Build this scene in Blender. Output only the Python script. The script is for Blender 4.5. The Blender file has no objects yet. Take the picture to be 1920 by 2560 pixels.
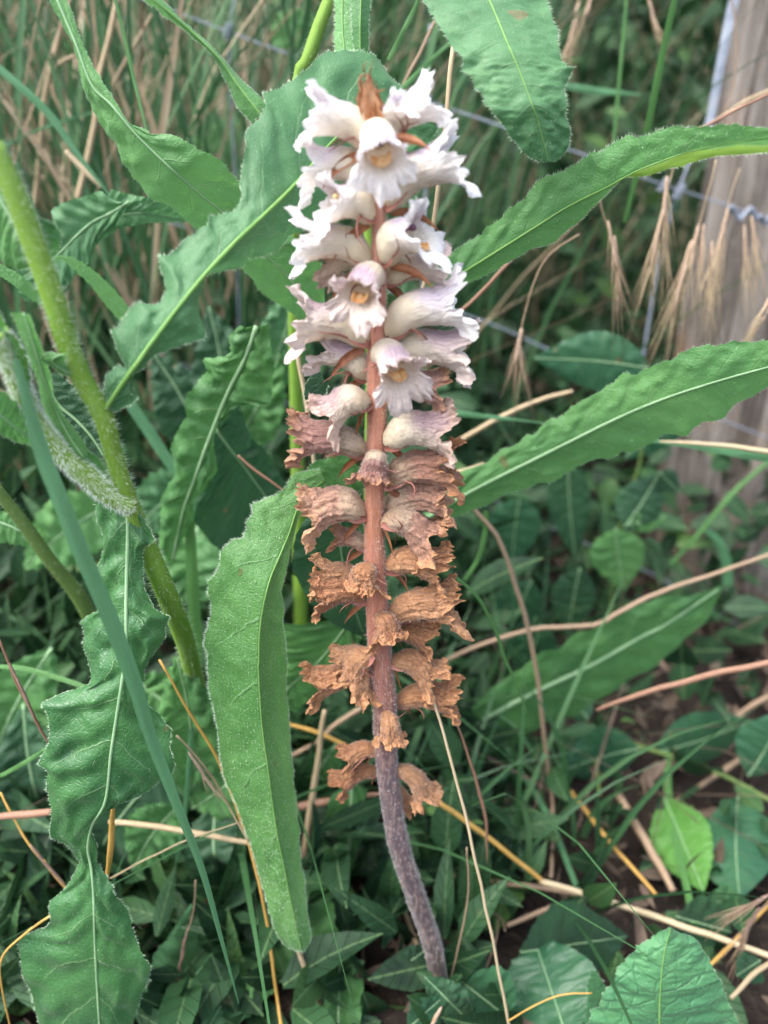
import bpy, math, random
import numpy as np
from mathutils import Vector, Matrix, noise

random.seed(7); rng = np.random.default_rng(7)
scene = bpy.context.scene
COL = scene.collection
R = math.radians

# ------------------------------------------------------------------ camera, world, sun, exposure
H = 0.44; PITCH = R(25); FPX = 1280 / math.tan(R(33))
cam_d = bpy.data.cameras.new('camera'); cam = bpy.data.objects.new('camera', cam_d); COL.objects.link(cam)
cam.location = (0, 0, H); cam.rotation_euler = (R(90) - PITCH, 0, 0)
cam_d.sensor_fit = 'VERTICAL'; cam_d.sensor_height = 36; cam_d.sensor_width = 27
cam_d.lens = 18 / math.tan(R(33)); cam_d.clip_start = 0.01; cam_d.clip_end = 500
cam_d.dof.use_dof = True; cam_d.dof.focus_distance = 0.325; cam_d.dof.aperture_fstop = 5.2
scene.camera = cam
scene.render.resolution_x = 768; scene.render.resolution_y = 1024

world = bpy.data.worlds.new('World'); scene.world = world; world.use_nodes = True
wn = world.node_tree; bg = wn.nodes['Background']
sky = wn.nodes.new('ShaderNodeTexSky'); sky.sky_type = 'NISHITA'; sky.sun_disc = False
SUN_EL, SUN_AZ = 60, -115          # azimuth: degrees from +Y towards +X
sky.sun_elevation = R(SUN_EL); sky.sun_rotation = R(SUN_AZ); sky.dust_density = 4.0; sky.air_density = 1.0; sky.ozone_density = 1.0
bw = wn.nodes.new('ShaderNodeRGBToBW'); mx = wn.nodes.new('ShaderNodeMix'); mx.data_type = 'RGBA'; mx.inputs[0].default_value = .35   # half clouded sky
wn.links.new(sky.outputs[0], bw.inputs[0]); wn.links.new(sky.outputs[0], mx.inputs[6]); wn.links.new(bw.outputs[0], mx.inputs[7]); wn.links.new(mx.outputs[2], bg.inputs[0]); bg.inputs[1].default_value = 0.14
sun_d = bpy.data.lights.new('sun', 'SUN'); sun_d.energy = 1.1; sun_d.angle = R(60); sun_d.color = (0.99, 0.99, 1.0)
sun = bpy.data.objects.new('sun', sun_d); COL.objects.link(sun)
d = Vector((math.sin(R(SUN_AZ)) * math.cos(R(SUN_EL)), math.cos(R(SUN_AZ)) * math.cos(R(SUN_EL)), math.sin(R(SUN_EL))))
sun.rotation_euler = d.to_track_quat('Z', 'Y').to_euler(); sun.location = d * 5
vs = scene.view_settings; vs.view_transform = 'Standard'; vs.look = 'None'; vs.gamma = 1; vs.use_curve_mapping = False
vs.exposure = 2.12

# ------------------------------------------------------------------ helpers
FW = Vector((0, math.cos(PITCH), -math.sin(PITCH))); UP = Vector((0, math.sin(PITCH), math.cos(PITCH))); RT = Vector((1, 0, 0))
CAM = Vector((0, 0, H))
def ray(px, py): return FW * FPX + RT * (px - 960) - UP * (py - 1280)
def at(px, py, Y):                       # the point of the place at distance Y seen at that spot
    r = ray(px, py); return CAM + r * (Y / r.y)
def mpp(px, py, Y): return Y / ray(px, py).y     # metres per photo pixel there
def lim(py):                               # farthest distance at which a point seen in that row is still above the soil
    a = PITCH + math.atan((py - 1280) / FPX); return 99. if a <= .03 else (H - .012) / math.tan(a) * .985
def c1(*p): return [(a * .5787, b * .5787) for a, b in p]
def c2(*p): return [(960 + a * .5787, b * .5787) for a, b in p]
def c3(*p): return [(a * .4822, 800 + b * .4822) for a, b in p]
def c4(*p): return [(1000 + a * .5545, 800 + b * .5545) for a, b in p]
def c5(*p): return [(a * .5787, 1660 + b * .5787) for a, b in p]
def c6(*p): return [(960 + a * .5787, 1660 + b * .5787) for a, b in p]

def tag(o, label=None, cat=None, group=None, kind=None):
    if label: o['label'] = label
    if cat: o['category'] = cat
    if group: o['group'] = group
    if kind: o['kind'] = kind
    return o
def empty(name, loc, label, cat, group=None):
    o = bpy.data.objects.new(name, None); COL.objects.link(o); o.location = loc; o.empty_display_size = .01
    return tag(o, label, cat, group)
def parent(o, p):
    o.parent = p
    w = Vector((0, 0, 0)); q = p
    while q: w += Vector(q.location); q = q.parent
    o.matrix_parent_inverse = Matrix.Translation(-w)
class MB:
    def __init__(s): s.v = []; s.f = []; s.uv = []
    def quadgrid(s, rows, closed=False, vv=None):
        n = len(rows[0]); b = len(s.v)
        for r in rows: s.v.extend(r)
        m = len(rows)
        for i in range(m - 1):
            for j in range(n if closed else n - 1):
                k = (j + 1) % n
                s.f.append((b + i*n + j, b + i*n + k, b + (i+1)*n + k, b + (i+1)*n + j))
                v0, v1 = i / (m-1), (i+1) / (m-1)
                if vv: v0, v1 = vv[i], vv[i+1]
                d_ = n if closed else n - 1
                s.uv.append(((j/d_, v0), ((j+1)/d_, v0), ((j+1)/d_, v1), (j/d_, v1)))
    def tube(s, pts, rad, n=7, cap=True):
        pts = [Vector(p) for p in pts]; rows = []; prev = None
        for i, p in enumerate(pts):
            t = (pts[min(i+1, len(pts)-1)] - pts[max(i-1, 0)])
            if t.length < 1e-9: t = Vector((0, 0, 1))
            t.normalize()
            if prev is None:
                a = Vector((1, 0, 0)) if abs(t.x) < .8 else Vector((0, 0, 1))
                prev = (a - t * a.dot(t)).normalized()
            else: prev = (prev - t * prev.dot(t)).normalized()
            b_ = t.cross(prev)
            rows.append([p + (prev * math.cos(2*math.pi*k/n) + b_ * math.sin(2*math.pi*k/n)) * rad[i] for k in range(n)])
        s.quadgrid(rows, True)
        if cap:
            m = len(s.v)
            for ring, base in ((0, m - n*len(pts)), (1, m - n)):
                f = tuple(range(base, base+n)); f = f if ring else f[::-1]
                s.f.append(f); s.uv.append(tuple((.5, ring) for _ in f))
    def tri(s, a, b, c, t=0.):
        k = len(s.v); s.v.extend((a, b, c)); s.f.append((k, k+1, k+2)); s.uv.append(((0, t), (1, t), (.5, 1)))
    def build(s, name, mat, par=None, smooth=True):
        me = bpy.data.meshes.new(name); me.from_pydata([tuple(v) for v in s.v], [], s.f)
        uvl = me.uv_layers.new(name='UVMap')
        uvl.data.foreach_set('uv', [c for f in s.uv for q in f for c in q])
        me.polygons.foreach_set('use_smooth', [smooth] * len(me.polygons))
        me.materials.append(mat); me.update()
        o = bpy.data.objects.new(name, me); COL.objects.link(o)
        if par: parent(o, par)
        return o

def crom(pts, n):                       # smooth resample through points (tuples of any size)
    P = np.array(pts, float)
    if len(P) == 2: P = np.array([P[0], (P[0]+P[1])/2, P[1]])
    L = np.r_[0, np.cumsum(np.linalg.norm(np.diff(P[:, :2], axis=0), axis=1) + 1e-6)]; L /= L[-1]
    Q = np.vstack([2*P[0]-P[1], P, 2*P[-1]-P[-2]]); out = []
    for t in np.linspace(0, 1, n):
        i = min(np.searchsorted(L, t, side='right') - 1, len(P) - 2); i = max(i, 0)
        u = (t - L[i]) / (L[i+1] - L[i]); a, b, c, e = Q[i:i+4]
        out.append(.5*((2*b) + (c-a)*u + (2*a-5*b+4*c-e)*u*u + (3*b-a-3*c+e)*u**3))
    return out
def lin(pts, n, sm=1):
    P = np.array(pts, float); L = np.r_[0, np.cumsum(np.linalg.norm(np.diff(P, axis=0), axis=1) + 1e-6)]; L /= L[-1]
    t = np.linspace(0, 1, n); o = np.stack([np.interp(t, L, P[:, k]) for k in range(P.shape[1])], 1)
    for _ in range(sm):
        q = o.copy(); q[1:-1] = (o[:-2] + 2*o[1:-1] + o[2:]) / 4; o = q
    return o

# ------------------------------------------------------------------ materials
class N:
    def __init__(s, name):
        s.m = bpy.data.materials.new(name); s.m.use_nodes = True; s.t = s.m.node_tree
        for n in list(s.t.nodes): s.t.nodes.remove(n)
        s.out = s.n('ShaderNodeOutputMaterial')
    def n(s, typ, **kw):
        o = s.t.nodes.new(typ)
        for k, v in kw.items(): setattr(o, k, v)
        return o
    def l(s, a, b): s.t.links.new(a, b)
    def val(s, x, sock):
        if isinstance(x, (int, float)): sock.default_value = x
        elif isinstance(x, tuple): sock.default_value = (*x, 1) if len(x) == 3 else x
        else: s.l(x, sock)
    def math(s, op, a, b=0., c=None):
        o = s.n('ShaderNodeMath', operation=op); s.val(a, o.inputs[0]); s.val(b, o.inputs[1])
        if c is not None: s.val(c, o.inputs[2])
        return o.outputs[0]
    def mix(s, f, a, b):
        o = s.n('ShaderNodeMix', data_type='RGBA'); s.val(f, o.inputs[0]); s.val(a, o.inputs[6]); s.val(b, o.inputs[7]); return o.outputs[2]
    def noise(s, sc, vec=None, det=3, rough=.55):
        o = s.n('ShaderNodeTexNoise'); o.inputs['Scale'].default_value = sc; o.inputs['Detail'].default_value = det; o.inputs['Roughness'].default_value = rough
        if vec is not None: s.l(vec, o.inputs['Vector'])
        return o.outputs[0]
    def smooth(s, x, a, b, lo=0., hi=1.):
        o = s.n('ShaderNodeMapRange', interpolation_type='SMOOTHSTEP'); s.val(x, o.inputs[0])
        for i, v in enumerate((a, b, lo, hi)): o.inputs[i+1].default_value = v
        return o.outputs[0]
    def ramp(s, x, stops):
        o = s.n('ShaderNodeValToRGB'); s.val(x, o.inputs[0]); e = o.color_ramp.elements
        while len(e) < len(stops): e.new(.5)
        for k, (p, c) in zip(e, stops): k.position = p; k.color = (*c, 1)
        return o.outputs[0]
    def bump(s, h, dist, st=1.):
        o = s.n('ShaderNodeBump'); o.inputs['Distance'].default_value = dist; o.inputs['Strength'].default_value = st; s.l(h, o.inputs['Height']); return o.outputs[0]
    def finish(s, col, rough=.5, trans=0., tcol=None, nrm=None, spec=.5, sheen=0.):
        p = s.n('ShaderNodeBsdfPrincipled'); s.val(col, p.inputs['Base Color']); s.val(rough, p.inputs['Roughness'])
        p.inputs['Specular IOR Level'].default_value = spec
        if sheen: p.inputs['Sheen Weight'].default_value = sheen; p.inputs['Sheen Roughness'].default_value = .4
        if nrm is not None: s.l(nrm, p.inputs['Normal'])
        if trans:
            t = s.n('ShaderNodeBsdfTranslucent'); s.val(tcol if tcol is not None else col, t.inputs[0])
            if nrm is not None: s.l(nrm, t.inputs['Normal'])
            m = s.n('ShaderNodeMixShader'); m.inputs[0].default_value = trans
            s.l(p.outputs[0], m.inputs[1]); s.l(t.outputs[0], m.inputs[2]); s.l(m.outputs[0], s.out.inputs[0])
        else: s.l(p.outputs[0], s.out.inputs[0])
        return s.m

def leaf_mat(name, dark, light, vein, nveins=9., slope=.9, rough=.52, fine=430., bump=.0004, trans=.34, dots=False):
    s = N(name); uv = s.n('ShaderNodeUVMap'); sp = s.n('ShaderNodeSeparateXYZ'); s.l(uv.outputs[0], sp.inputs[0])
    pos = s.n('ShaderNodeNewGeometry').outputs['Position']
    u = s.math('ABSOLUTE', s.math('MULTIPLY_ADD', sp.outputs[0], 2., -1.))
    nz = s.noise(45., pos, 3)
    val = s.math('ADD', s.math('SUBTRACT', s.math('MULTIPLY', sp.outputs[1], nveins), s.math('MULTIPLY', s.math('POWER', u, 1.3), slope)), s.math('MULTIPLY', nz, .5))
    dist = s.math('ABSOLUTE', s.math('SUBTRACT', s.math('FRACT', val), .5))
    line = s.math('MULTIPLY', s.smooth(dist, .03, .0), s.smooth(u, 1., .35))
    vor = s.n('ShaderNodeTexVoronoi', feature='DISTANCE_TO_EDGE'); vor.inputs['Scale'].default_value = fine; s.l(pos, vor.inputs['Vector'])
    net = s.smooth(vor.outputs['Distance'], .12, .0)
    big = s.noise(28., pos, 4); fn = s.noise(900., pos, 3)
    col = s.mix(s.smooth(big, .3, .7), dark, light)
    col = s.mix(s.math('MULTIPLY', net, .09), col, vein)
    col = s.mix(s.math('MULTIPLY', line, .5), col, vein)
    speck = s.smooth(s.noise(520., pos, 1), .72, .78)
    col = s.mix(s.math('MULTIPLY', speck, .35), col, tuple(min(1, c*2.6+.03) for c in light))
    if dots: vd = s.n('ShaderNodeTexVoronoi'); vd.inputs['Scale'].default_value = 620.; s.l(pos, vd.inputs['Vector']); col = s.mix(s.math('MULTIPLY', s.smooth(vd.outputs['Distance'], .28, .12), .6), col, tuple(c*.3 for c in dark))
    spot = s.math('MULTIPLY', s.smooth(s.noise(70., pos, 2), .73, .76), .7); col = s.mix(spot, col, (.16, .12, .05))
    h = s.math('ADD', s.math('MULTIPLY', net, -.35), s.math('ADD', s.math('MULTIPLY', fn, .45), s.math('MULTIPLY', line, -.8)))
    rg = s.smooth(fn, .3, .7, rough - .06, rough + .12)
    return s.finish(col, rg, trans, s.mix(.5, col, tuple(min(1, c*1.8) for c in light)), s.bump(h, bump, .8), spec=.5, sheen=.12)
def simple_mat(name, a, b, sc=40., rough=.6, trans=0., stretch=None, bump=.0, spec=.4, island=None, sheen=0.):
    s = N(name); g = s.n('ShaderNodeNewGeometry'); pos = g.outputs['Position']
    if stretch:
        uv = s.n('ShaderNodeUVMap'); mp = s.n('ShaderNodeMapping'); mp.inputs['Scale'].default_value = stretch; s.l(uv.outputs[0], mp.inputs[0]); pos = mp.outputs[0]
    nz = s.noise(sc, pos, 4); col = s.mix(s.smooth(nz, .3, .7), a, b)
    if island:
        rp = g.outputs['Random Per Island']
        col2 = s.ramp(rp, island)
        col = s.mix(.72, col, col2)
    return s.finish(col, rough, trans, None, s.bump(nz, bump) if bump else None, spec, sheen)

M = {}
M['leaf_a'] = leaf_mat('oxtongue_leaf', (.046, .150, .044), (.084, .235, .060), (.20, .34, .13))
M['leaf_soft'] = leaf_mat('soft_leaf', (.080, .225, .066), (.125, .305, .088), (.22, .36, .16), 11., bump=.0004)
M['leaf_blue'] = leaf_mat('blue_green_leaf', (.054, .160, .062), (.085, .220, .084), (.18, .32, .15), 8., rough=.56, bump=.0002)
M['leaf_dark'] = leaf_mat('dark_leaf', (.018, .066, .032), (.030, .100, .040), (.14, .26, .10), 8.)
M['leaf_tongue'] = leaf_mat('tongue_leaf', (.078, .220, .052), (.122, .290, .078), (.16, .32, .13), 7., rough=.42, fine=420., bump=.0004, dots=True)
M['leaf_gloss'] = leaf_mat('glossy_leaf', (.032, .120, .040), (.060, .185, .054), (.24, .38, .18), 12., rough=.30, bump=.0004)
M['leaf_bright'] = leaf_mat('bright_leaf', (.06, .19, .03), (.09, .26, .04), (.2, .36, .12), 6.)
M['leaf_ovate'] = leaf_mat('vine_leaf', (.025, .100, .048), (.045, .14, .062), (.10, .20, .09), 6., .7, rough=.38, fine=150.)
M['leaf_mint'] = leaf_mat('mint_leaf', (.060, .20, .085), (.09, .26, .105), (.035, .12, .05), 5., .7, fine=110., bump=.0012)
M['midrib'] = simple_mat('midrib', (.32, .52, .28), (.42, .62, .36), 60., .45, .45)
M['midrib_green'] = simple_mat('midrib_green', (.20, .40, .11), (.28, .50, .15), 60., .45, .45)
M['bristle'] = simple_mat('bristle', (.40, .55, .36), (.55, .66, .48), 60., .5, .3)
M['bristle_w'] = simple_mat('bristle_white', (.62, .70, .60), (.72, .78, .70), 60., .5, .3)
M['stem_g'] = simple_mat('green_stem', (.18, .36, .04), (.28, .46, .07), 30., .45, .15, stretch=(14, 3, 1), bump=.0003)
M['stem_d'] = simple_mat('olive_stem', (.09, .17, .04), (.16, .24, .06), 30., .5, .1, stretch=(10, 3, 1), bump=.0003)
M['blade_b'] = simple_mat('blue_blade', (.075, .23, .10), (.13, .31, .145), 3., .48, .3, stretch=(46, .5, 1), bump=.0004)
M['blade_g'] = simple_mat('green_blade', (.06, .17, .05), (.11, .26, .07), 3., .45, .3, stretch=(24, 1, 1), bump=.0002)
M['straw'] = simple_mat('straw', (.34, .25, .14), (.52, .41, .26), 3., .5, .1, stretch=(14, 6, 1), bump=.0003)
M['straw_y'] = simple_mat('yellow_straw', (.46, .26, .06), (.60, .37, .10), 3., .45, .1, stretch=(12, 5, 1), bump=.0002)
M['straw_p'] = simple_mat('pale_straw', (.40, .31, .18), (.56, .46, .30), 3., .5, .1, stretch=(12, 4, 1), bump=.0002)
M['straw_r'] = simple_mat('red_straw', (.19, .09, .055), (.31, .18, .115), 3., .55, 0., stretch=(14, 6, 1), bump=.0003)
M['straw_d'] = simple_mat('brown_straw', (.24, .16, .10), (.36, .26, .17), 3., .6, 0., stretch=(14, 6, 1), bump=.0003)
M['spikelet'] = simple_mat('spikelet', (.34, .22, .15), (.55, .42, .30), 3., .55, .25, stretch=(10, 2, 1), bump=.0002)
M['spikelet_p'] = simple_mat('purple_spikelet', (.16, .09, .08), (.34, .24, .17), 3., .55, .2, stretch=(10, 2, 1), bump=.0002)
M['wire'] = simple_mat('galvanised_wire', (.17, .20, .25), (.28, .31, .37), 120., .45, spec=.6)
M['bstem'] = None

# ------------------------------------------------------------------ ground, bank and background growth
def build_ground():
    xs = np.r_[-200, -60, -20, -8, -4, np.linspace(-2.4, 2.4, 150), 4, 8, 20, 60, 200]
    ys = np.r_[-200, -60, -20, -6, -2, np.linspace(-.6, 4.6, 170), 6, 12, 30, 80, 300]
    mb = MB(); rows = []
    for y in ys:
        row = []
        for x in xs:
            z = .018 * noise.noise((x*5, y*5, 0)) + .008 * noise.noise((x*22, y*22, 3)) - .006
            k = min(max((y - 1.95 + .15*noise.noise((x*1.3, 4, 0))) / 1.2, 0), 1); z += 1.55 * k*k*(3-2*k)
            row.append((x, y, z))
        rows.append(row)
    mb.quadgrid(rows)
    s = N('soil'); pos = s.n('ShaderNodeNewGeometry').outputs['Position']
    a = s.noise(18., pos, 6); b = s.noise(160., pos, 5)
    col = s.mix(s.smooth(a, .35, .65), (.013, .009, .007), (.032, .023, .017)); col = s.mix(s.smooth(b, .55, .75), col, (.06, .045, .03))
    m = s.finish(col, .9, nrm=s.bump(s.math('ADD', a, s.math('MULTIPLY', b, .5)), .02), spec=.2)
    o = mb.build('ground', m); tag(o, kind='structure')
build_ground()

def leaf_template(n=5, serr=0.):
    v = []; f = []
    for i in range(n+1):
        t = i / n; w = math.sin(math.pi * min(1, t*.97+.03)**.8) * .5
        if i == n: w = .0
        v += [(-w, t, .12*w - .25*t*t), (0, t, -.25*t*t), (w, t, .12*w - .25*t*t)]
    for i in range(n):
        for j in range(2): a = i*3 + j; f.append((a, a+1, a+4, a+3))
    return np.array(v, float), f
def scatter_leaves(name, mat, P, size, aspect, updir, label, cat, n=4, kind='stuff', spread=.9):
    T, F = leaf_template(n); K = len(P); nv = len(T)
    F = np.array(F); V = np.empty((K, nv, 3))
    d_ = np.array(updir)[None] + rng.normal(0, spread, (K, 3)); d_ /= np.linalg.norm(d_, axis=1)[:, None]
    nn = rng.normal(0, .6, (K, 3)) + np.array([0, -.5, .9]); s_ = np.cross(d_, nn); s_ /= np.linalg.norm(s_, axis=1)[:, None]; nn = np.cross(s_, d_)
    sz = rng.uniform(size[0], size[1], K); asp = rng.uniform(aspect[0], aspect[1], K)
    V = P[:, None, :] + (T[None, :, 0:1] * (sz*asp)[:, None, None]) * s_[:, None] + (T[None, :, 1:2] * sz[:, None, None]) * d_[:, None] + (T[None, :, 2:3] * (sz*rng.uniform(-.6, 2.2, K))[:, None, None]) * nn[:, None]
    faces = (F[None] + (np.arange(K) * nv)[:, None, None]).reshape(-1, 4)
    tt = T[:, :2] + np.array([.5, 0]); uv = np.tile(tt[F.reshape(-1)], (K, 1))
    return npmesh(name, V.reshape(-1, 3), faces, uv, mat, label, cat, kind)
def npmesh(name, V, faces, uv, mat, label, cat, kind):
    V = V.copy(); V[:, 2] = np.maximum(V[:, 2], -.01)
    me = bpy.data.meshes.new(name); me.vertices.add(len(V)); me.vertices.foreach_set('co', V.astype('f').ravel())
    k = faces.shape[1]; me.loops.add(faces.size); me.loops.foreach_set('vertex_index', faces.astype('i').ravel())
    me.polygons.add(len(faces)); me.polygons.foreach_set('loop_start', np.arange(0, faces.size, k, dtype='i')); me.polygons.foreach_set('loop_total', np.full(len(faces), k, 'i'))
    ul = me.uv_layers.new(name='UVMap'); ul.data.foreach_set('uv', uv.astype('f').ravel())
    me.polygons.foreach_set('use_smooth', np.ones(len(faces), bool)); me.materials.append(mat); me.update(); me.validate()
    o = bpy.data.objects.new(name, me); COL.objects.link(o); return tag(o, label, cat, None, kind)
def scatter_blades(name, mat, base, h, w, lean, label, cat, seg=6, curl=.5, az=None, ymin=0.):
    K = len(base); t = np.linspace(0, 1, seg+1)
    a = rng.uniform(0, 2*np.pi, K) if az is None else az
    ln = rng.normal(0, 1, K) * lean; hh = rng.uniform(h[0], h[1], K); ww = rng.uniform(w[0], w[1], K); cu = rng.uniform(0, curl, K)
    out = (ln[:, None] * t + np.sign(ln)[:, None] * cu[:, None] * t**3) * hh[:, None]
    z = hh[:, None] * (t - .35 * cu[:, None] * t**3)
    C = np.stack([base[:, 0:1] + out*np.cos(a)[:, None], base[:, 1:2] + out*np.sin(a)[:, None], base[:, 2:3] + z], 2)
    C[..., 1] = np.maximum(C[..., 1], np.minimum(ymin, base[:, 1:2]))
    wa = rng.uniform(-.9, .9, K); wd = np.stack([np.cos(wa), np.sin(wa), np.zeros(K)], 1)
    wt = (np.minimum(1, (1 - t) * 2.2 + .04)) * .5
    Lf = C - wd[:, None] * (wt[None] * ww[:, None])[..., None]; Rt = C + wd[:, None] * (wt[None] * ww[:, None])[..., None]
    Cm = C + np.array([0, .25, 0]) * (wt[None] * ww[:, None])[..., None]
    V = np.stack([Lf, Cm, Rt], 2).reshape(K, -1, 3); nv = V.shape[1]
    F = []; 
    for i in range(seg):
        for j in range(2): b = i*3 + j; F.append((b, b+1, b+4, b+3))
    F = np.array(F); tuv = np.stack([np.tile([0, .5, 1], seg+1), np.repeat(t, 3)], 1)
    faces = (F[None] + (np.arange(K)*nv)[:, None, None]).reshape(-1, 4); uv = np.tile(tuv[F.reshape(-1)], (K, 1))
    return npmesh(name, V.reshape(-1, 3), faces, uv, mat, label, cat, 'stuff')

G1 = [(0, (.012, .045, .018)), (.4, (.028, .09, .028)), (.75, (.055, .145, .05)), (1, (.12, .24, .10))]
G2 = [(0, (.11, .075, .045)), (.5, (.24, .17, .10)), (1, (.48, .38, .25))]
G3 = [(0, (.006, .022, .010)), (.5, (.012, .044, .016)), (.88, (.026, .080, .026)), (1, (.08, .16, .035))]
M['g_grass'] = simple_mat('grass_green', (.05, .14, .05), (.09, .2, .09), 30., .5, .3, island=G1)
M['g_dry'] = simple_mat('grass_dry', (.30, .22, .13), (.5, .4, .26), 30., .6, .15, island=G2)
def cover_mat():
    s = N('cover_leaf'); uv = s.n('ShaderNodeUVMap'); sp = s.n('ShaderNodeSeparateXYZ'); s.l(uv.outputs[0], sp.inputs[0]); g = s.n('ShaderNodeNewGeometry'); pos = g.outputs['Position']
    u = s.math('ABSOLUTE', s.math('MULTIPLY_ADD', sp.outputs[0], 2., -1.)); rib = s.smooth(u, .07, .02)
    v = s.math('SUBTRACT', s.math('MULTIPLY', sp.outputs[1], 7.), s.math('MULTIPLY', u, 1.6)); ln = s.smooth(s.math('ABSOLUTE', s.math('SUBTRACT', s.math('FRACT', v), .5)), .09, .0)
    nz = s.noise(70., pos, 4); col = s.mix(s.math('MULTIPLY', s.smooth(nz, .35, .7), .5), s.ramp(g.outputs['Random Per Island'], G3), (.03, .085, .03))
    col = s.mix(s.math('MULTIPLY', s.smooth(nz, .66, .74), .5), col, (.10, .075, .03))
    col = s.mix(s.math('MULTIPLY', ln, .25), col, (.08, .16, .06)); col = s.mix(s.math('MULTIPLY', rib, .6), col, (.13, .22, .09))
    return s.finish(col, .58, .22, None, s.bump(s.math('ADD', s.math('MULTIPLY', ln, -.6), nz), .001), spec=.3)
M['g_leaf'] = cover_mat()
M['g_litter'] = simple_mat('litter', (.12, .08, .05), (.3, .22, .15), 60., .8, 0., island=[(0, (.016, .011, .008)), (.75, (.045, .029, .02)), (1, (.12, .085, .06))])

def region(n, x0, x1, y0, y1, z=0.):
    return np.stack([rng.uniform(x0, x1, n), rng.uniform(y0, y1, n), np.full(n, z)], 1)
# bank foliage that closes the view
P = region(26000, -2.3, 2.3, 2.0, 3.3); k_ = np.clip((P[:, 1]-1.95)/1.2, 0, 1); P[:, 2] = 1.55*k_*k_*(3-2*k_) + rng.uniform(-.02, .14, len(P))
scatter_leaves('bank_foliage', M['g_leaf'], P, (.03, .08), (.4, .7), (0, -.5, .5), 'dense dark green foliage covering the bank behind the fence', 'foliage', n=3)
B = np.concatenate([region(1900, -1.6, 1.5, 1.3, 2.2), region(1500, -1.4, .1, .8, 1.3), region(600, -.9, -.05, .62, .9)])
scatter_blades('tall_grass', M['g_grass'], B, (.35, 1.0), (.0015, .0055), .30, 'mass of tall green grass standing behind the wire fence', 'grass', curl=.35, ymin=.6)
B = np.concatenate([region(900, -1.6, .1, 1.0, 2.1), region(300, .1, 1.4, 1.1, 2.1), region(640, -1.1, -.06, .62, 1.1)])
scatter_blades('dry_grass', M['g_dry'], B, (.4, .95), (.001, .0042), .34, 'mass of dry tan grass stalks mixed in behind the fence', 'dry grass', curl=.5, ymin=.6)
B = np.concatenate([region(900, -.8, .15, .34, .8)]); scatter_blades('low_grass', M['g_grass'], B, (.06, .2), (.002, .005), .6, 'short green grass growing low between the plants', 'grass', curl=.9, seg=5)
P = region(6500, .0, 1.2, .30, 1.25); P[:, 2] = rng.uniform(0, 1, len(P))**1.5 * np.interp(P[:, 1], [.30, .42, .6, 1.25], [.02, .05, .15, .30])
P = P[((P[:, 1] > .62) | (rng.random(len(P)) < .22)) & ~((P[:, 1] < .33) & (P[:, 0] > .0) & (P[:, 0] < .09))]
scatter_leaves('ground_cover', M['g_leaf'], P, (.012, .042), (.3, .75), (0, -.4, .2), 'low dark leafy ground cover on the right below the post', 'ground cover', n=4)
P = region(9000, -1.1, .08, .26, 1.2); P[:, 2] = rng.uniform(0, 1, len(P))**1.3 * np.interp(P[:, 1], [.26, .4, .55, 1.2], [.03, .09, .24, .46])
scatter_leaves('weed_leaves', M['g_leaf'], P, (.02, .06), (.22, .5), (0, -.3, .5), 'tangle of low green weed leaves filling the left side', 'weeds', n=4)
P = region(5200, -.15, 1.3, .98, 1.7); P[:, 2] = rng.uniform(.1, .95, len(P))
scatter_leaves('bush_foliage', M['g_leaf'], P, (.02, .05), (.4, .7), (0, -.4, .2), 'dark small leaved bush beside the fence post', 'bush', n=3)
P = region(5200, -.8, 1.0, .22, 1.0, .008); B = np.concatenate([region(330, -.6, .7, .34, .9)]); scatter_blades('dead_stalks', M['g_litter'], B, (.05, .14), (.0006, .002), 1.3, 'thin dead stalks fallen over the dark soil', 'dead stalks', curl=.3, seg=4)
scatter_leaves('leaf_litter', M['g_litter'], P, (.006, .028), (.05, .45), (0, 0, .0), 'brown leaf litter and broken stalks on the dark soil', 'leaf litter', n=3, spread=1.)

# ------------------------------------------------------------------ builders for hand placed growth
def ribbon(name, mat, pts, label=None, cat=None, par=None, n=40, fold=.25, group=None):
    """pts: (x, y, Y, width px). A blade with a keel."""
    Q = crom(pts, n)
    for q in Q: q[2] = min(q[2], lim(q[1]))
    C = [at(q[0], q[1], q[2]) for q in Q]; W = [max(q[3], .3) * mpp(q[0], q[1], q[2]) * .5 for q in Q]; rows = []
    for i in range(n):
        t = (C[min(i+1, n-1)] - C[max(i-1, 0)]).normalized(); v = (C[i] - CAM).normalized()
        s_ = t.cross(v).normalized(); nn = s_.cross(t).normalized(); wob = .15 * math.sin(i * .35)
        s_ = (s_ + nn * wob).normalized()
        rows.append([C[i] + s_ * W[i] * u + nn * W[i] * fold * (abs(u)) for u in (-1, -.5, 0, .5, 1)])
    mb = MB(); mb.quadgrid(rows); o = mb.build(name, mat, par); return tag(o, label, cat, group)
def stalk(name, mat, pts, label=None, cat=None, par=None, n=30, nodes=True, group=None):
    Q = crom(pts, n)
    for q in Q: q[2] = min(q[2], lim(q[1]))
    C = [at(q[0], q[1], q[2]) for q in Q]; rr = [max(q[3], .8) * mpp(q[0], q[1], q[2]) * .5 for q in Q]
    C = [c + Vector((noise.noise(c*60), noise.noise(c*60+Vector((9,9,9))), noise.noise(c*60-Vector((9,9,9))))) * .0006 for c in C]
    mb = MB(); mb.tube(C, rr, 7); o = mb.build(name, mat, par); return tag(o, label, cat, group), C, rr

def hairs_on(mb, pts, nrm, lng, wid, bend=.35):
    for p, nv in zip(pts, nrm):
        j = Vector((random.gauss(0, 1), random.gauss(0, 1), random.gauss(0, 1))) * bend
        d_ = (nv.normalized() + j * .6).normalized(); L = lng * random.uniform(.5, 1.25)
        s_ = d_.cross((p - CAM).normalized()).normalized() * wid * .5
        mb.tri(p - s_, p + s_, p + d_ * L)

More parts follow.
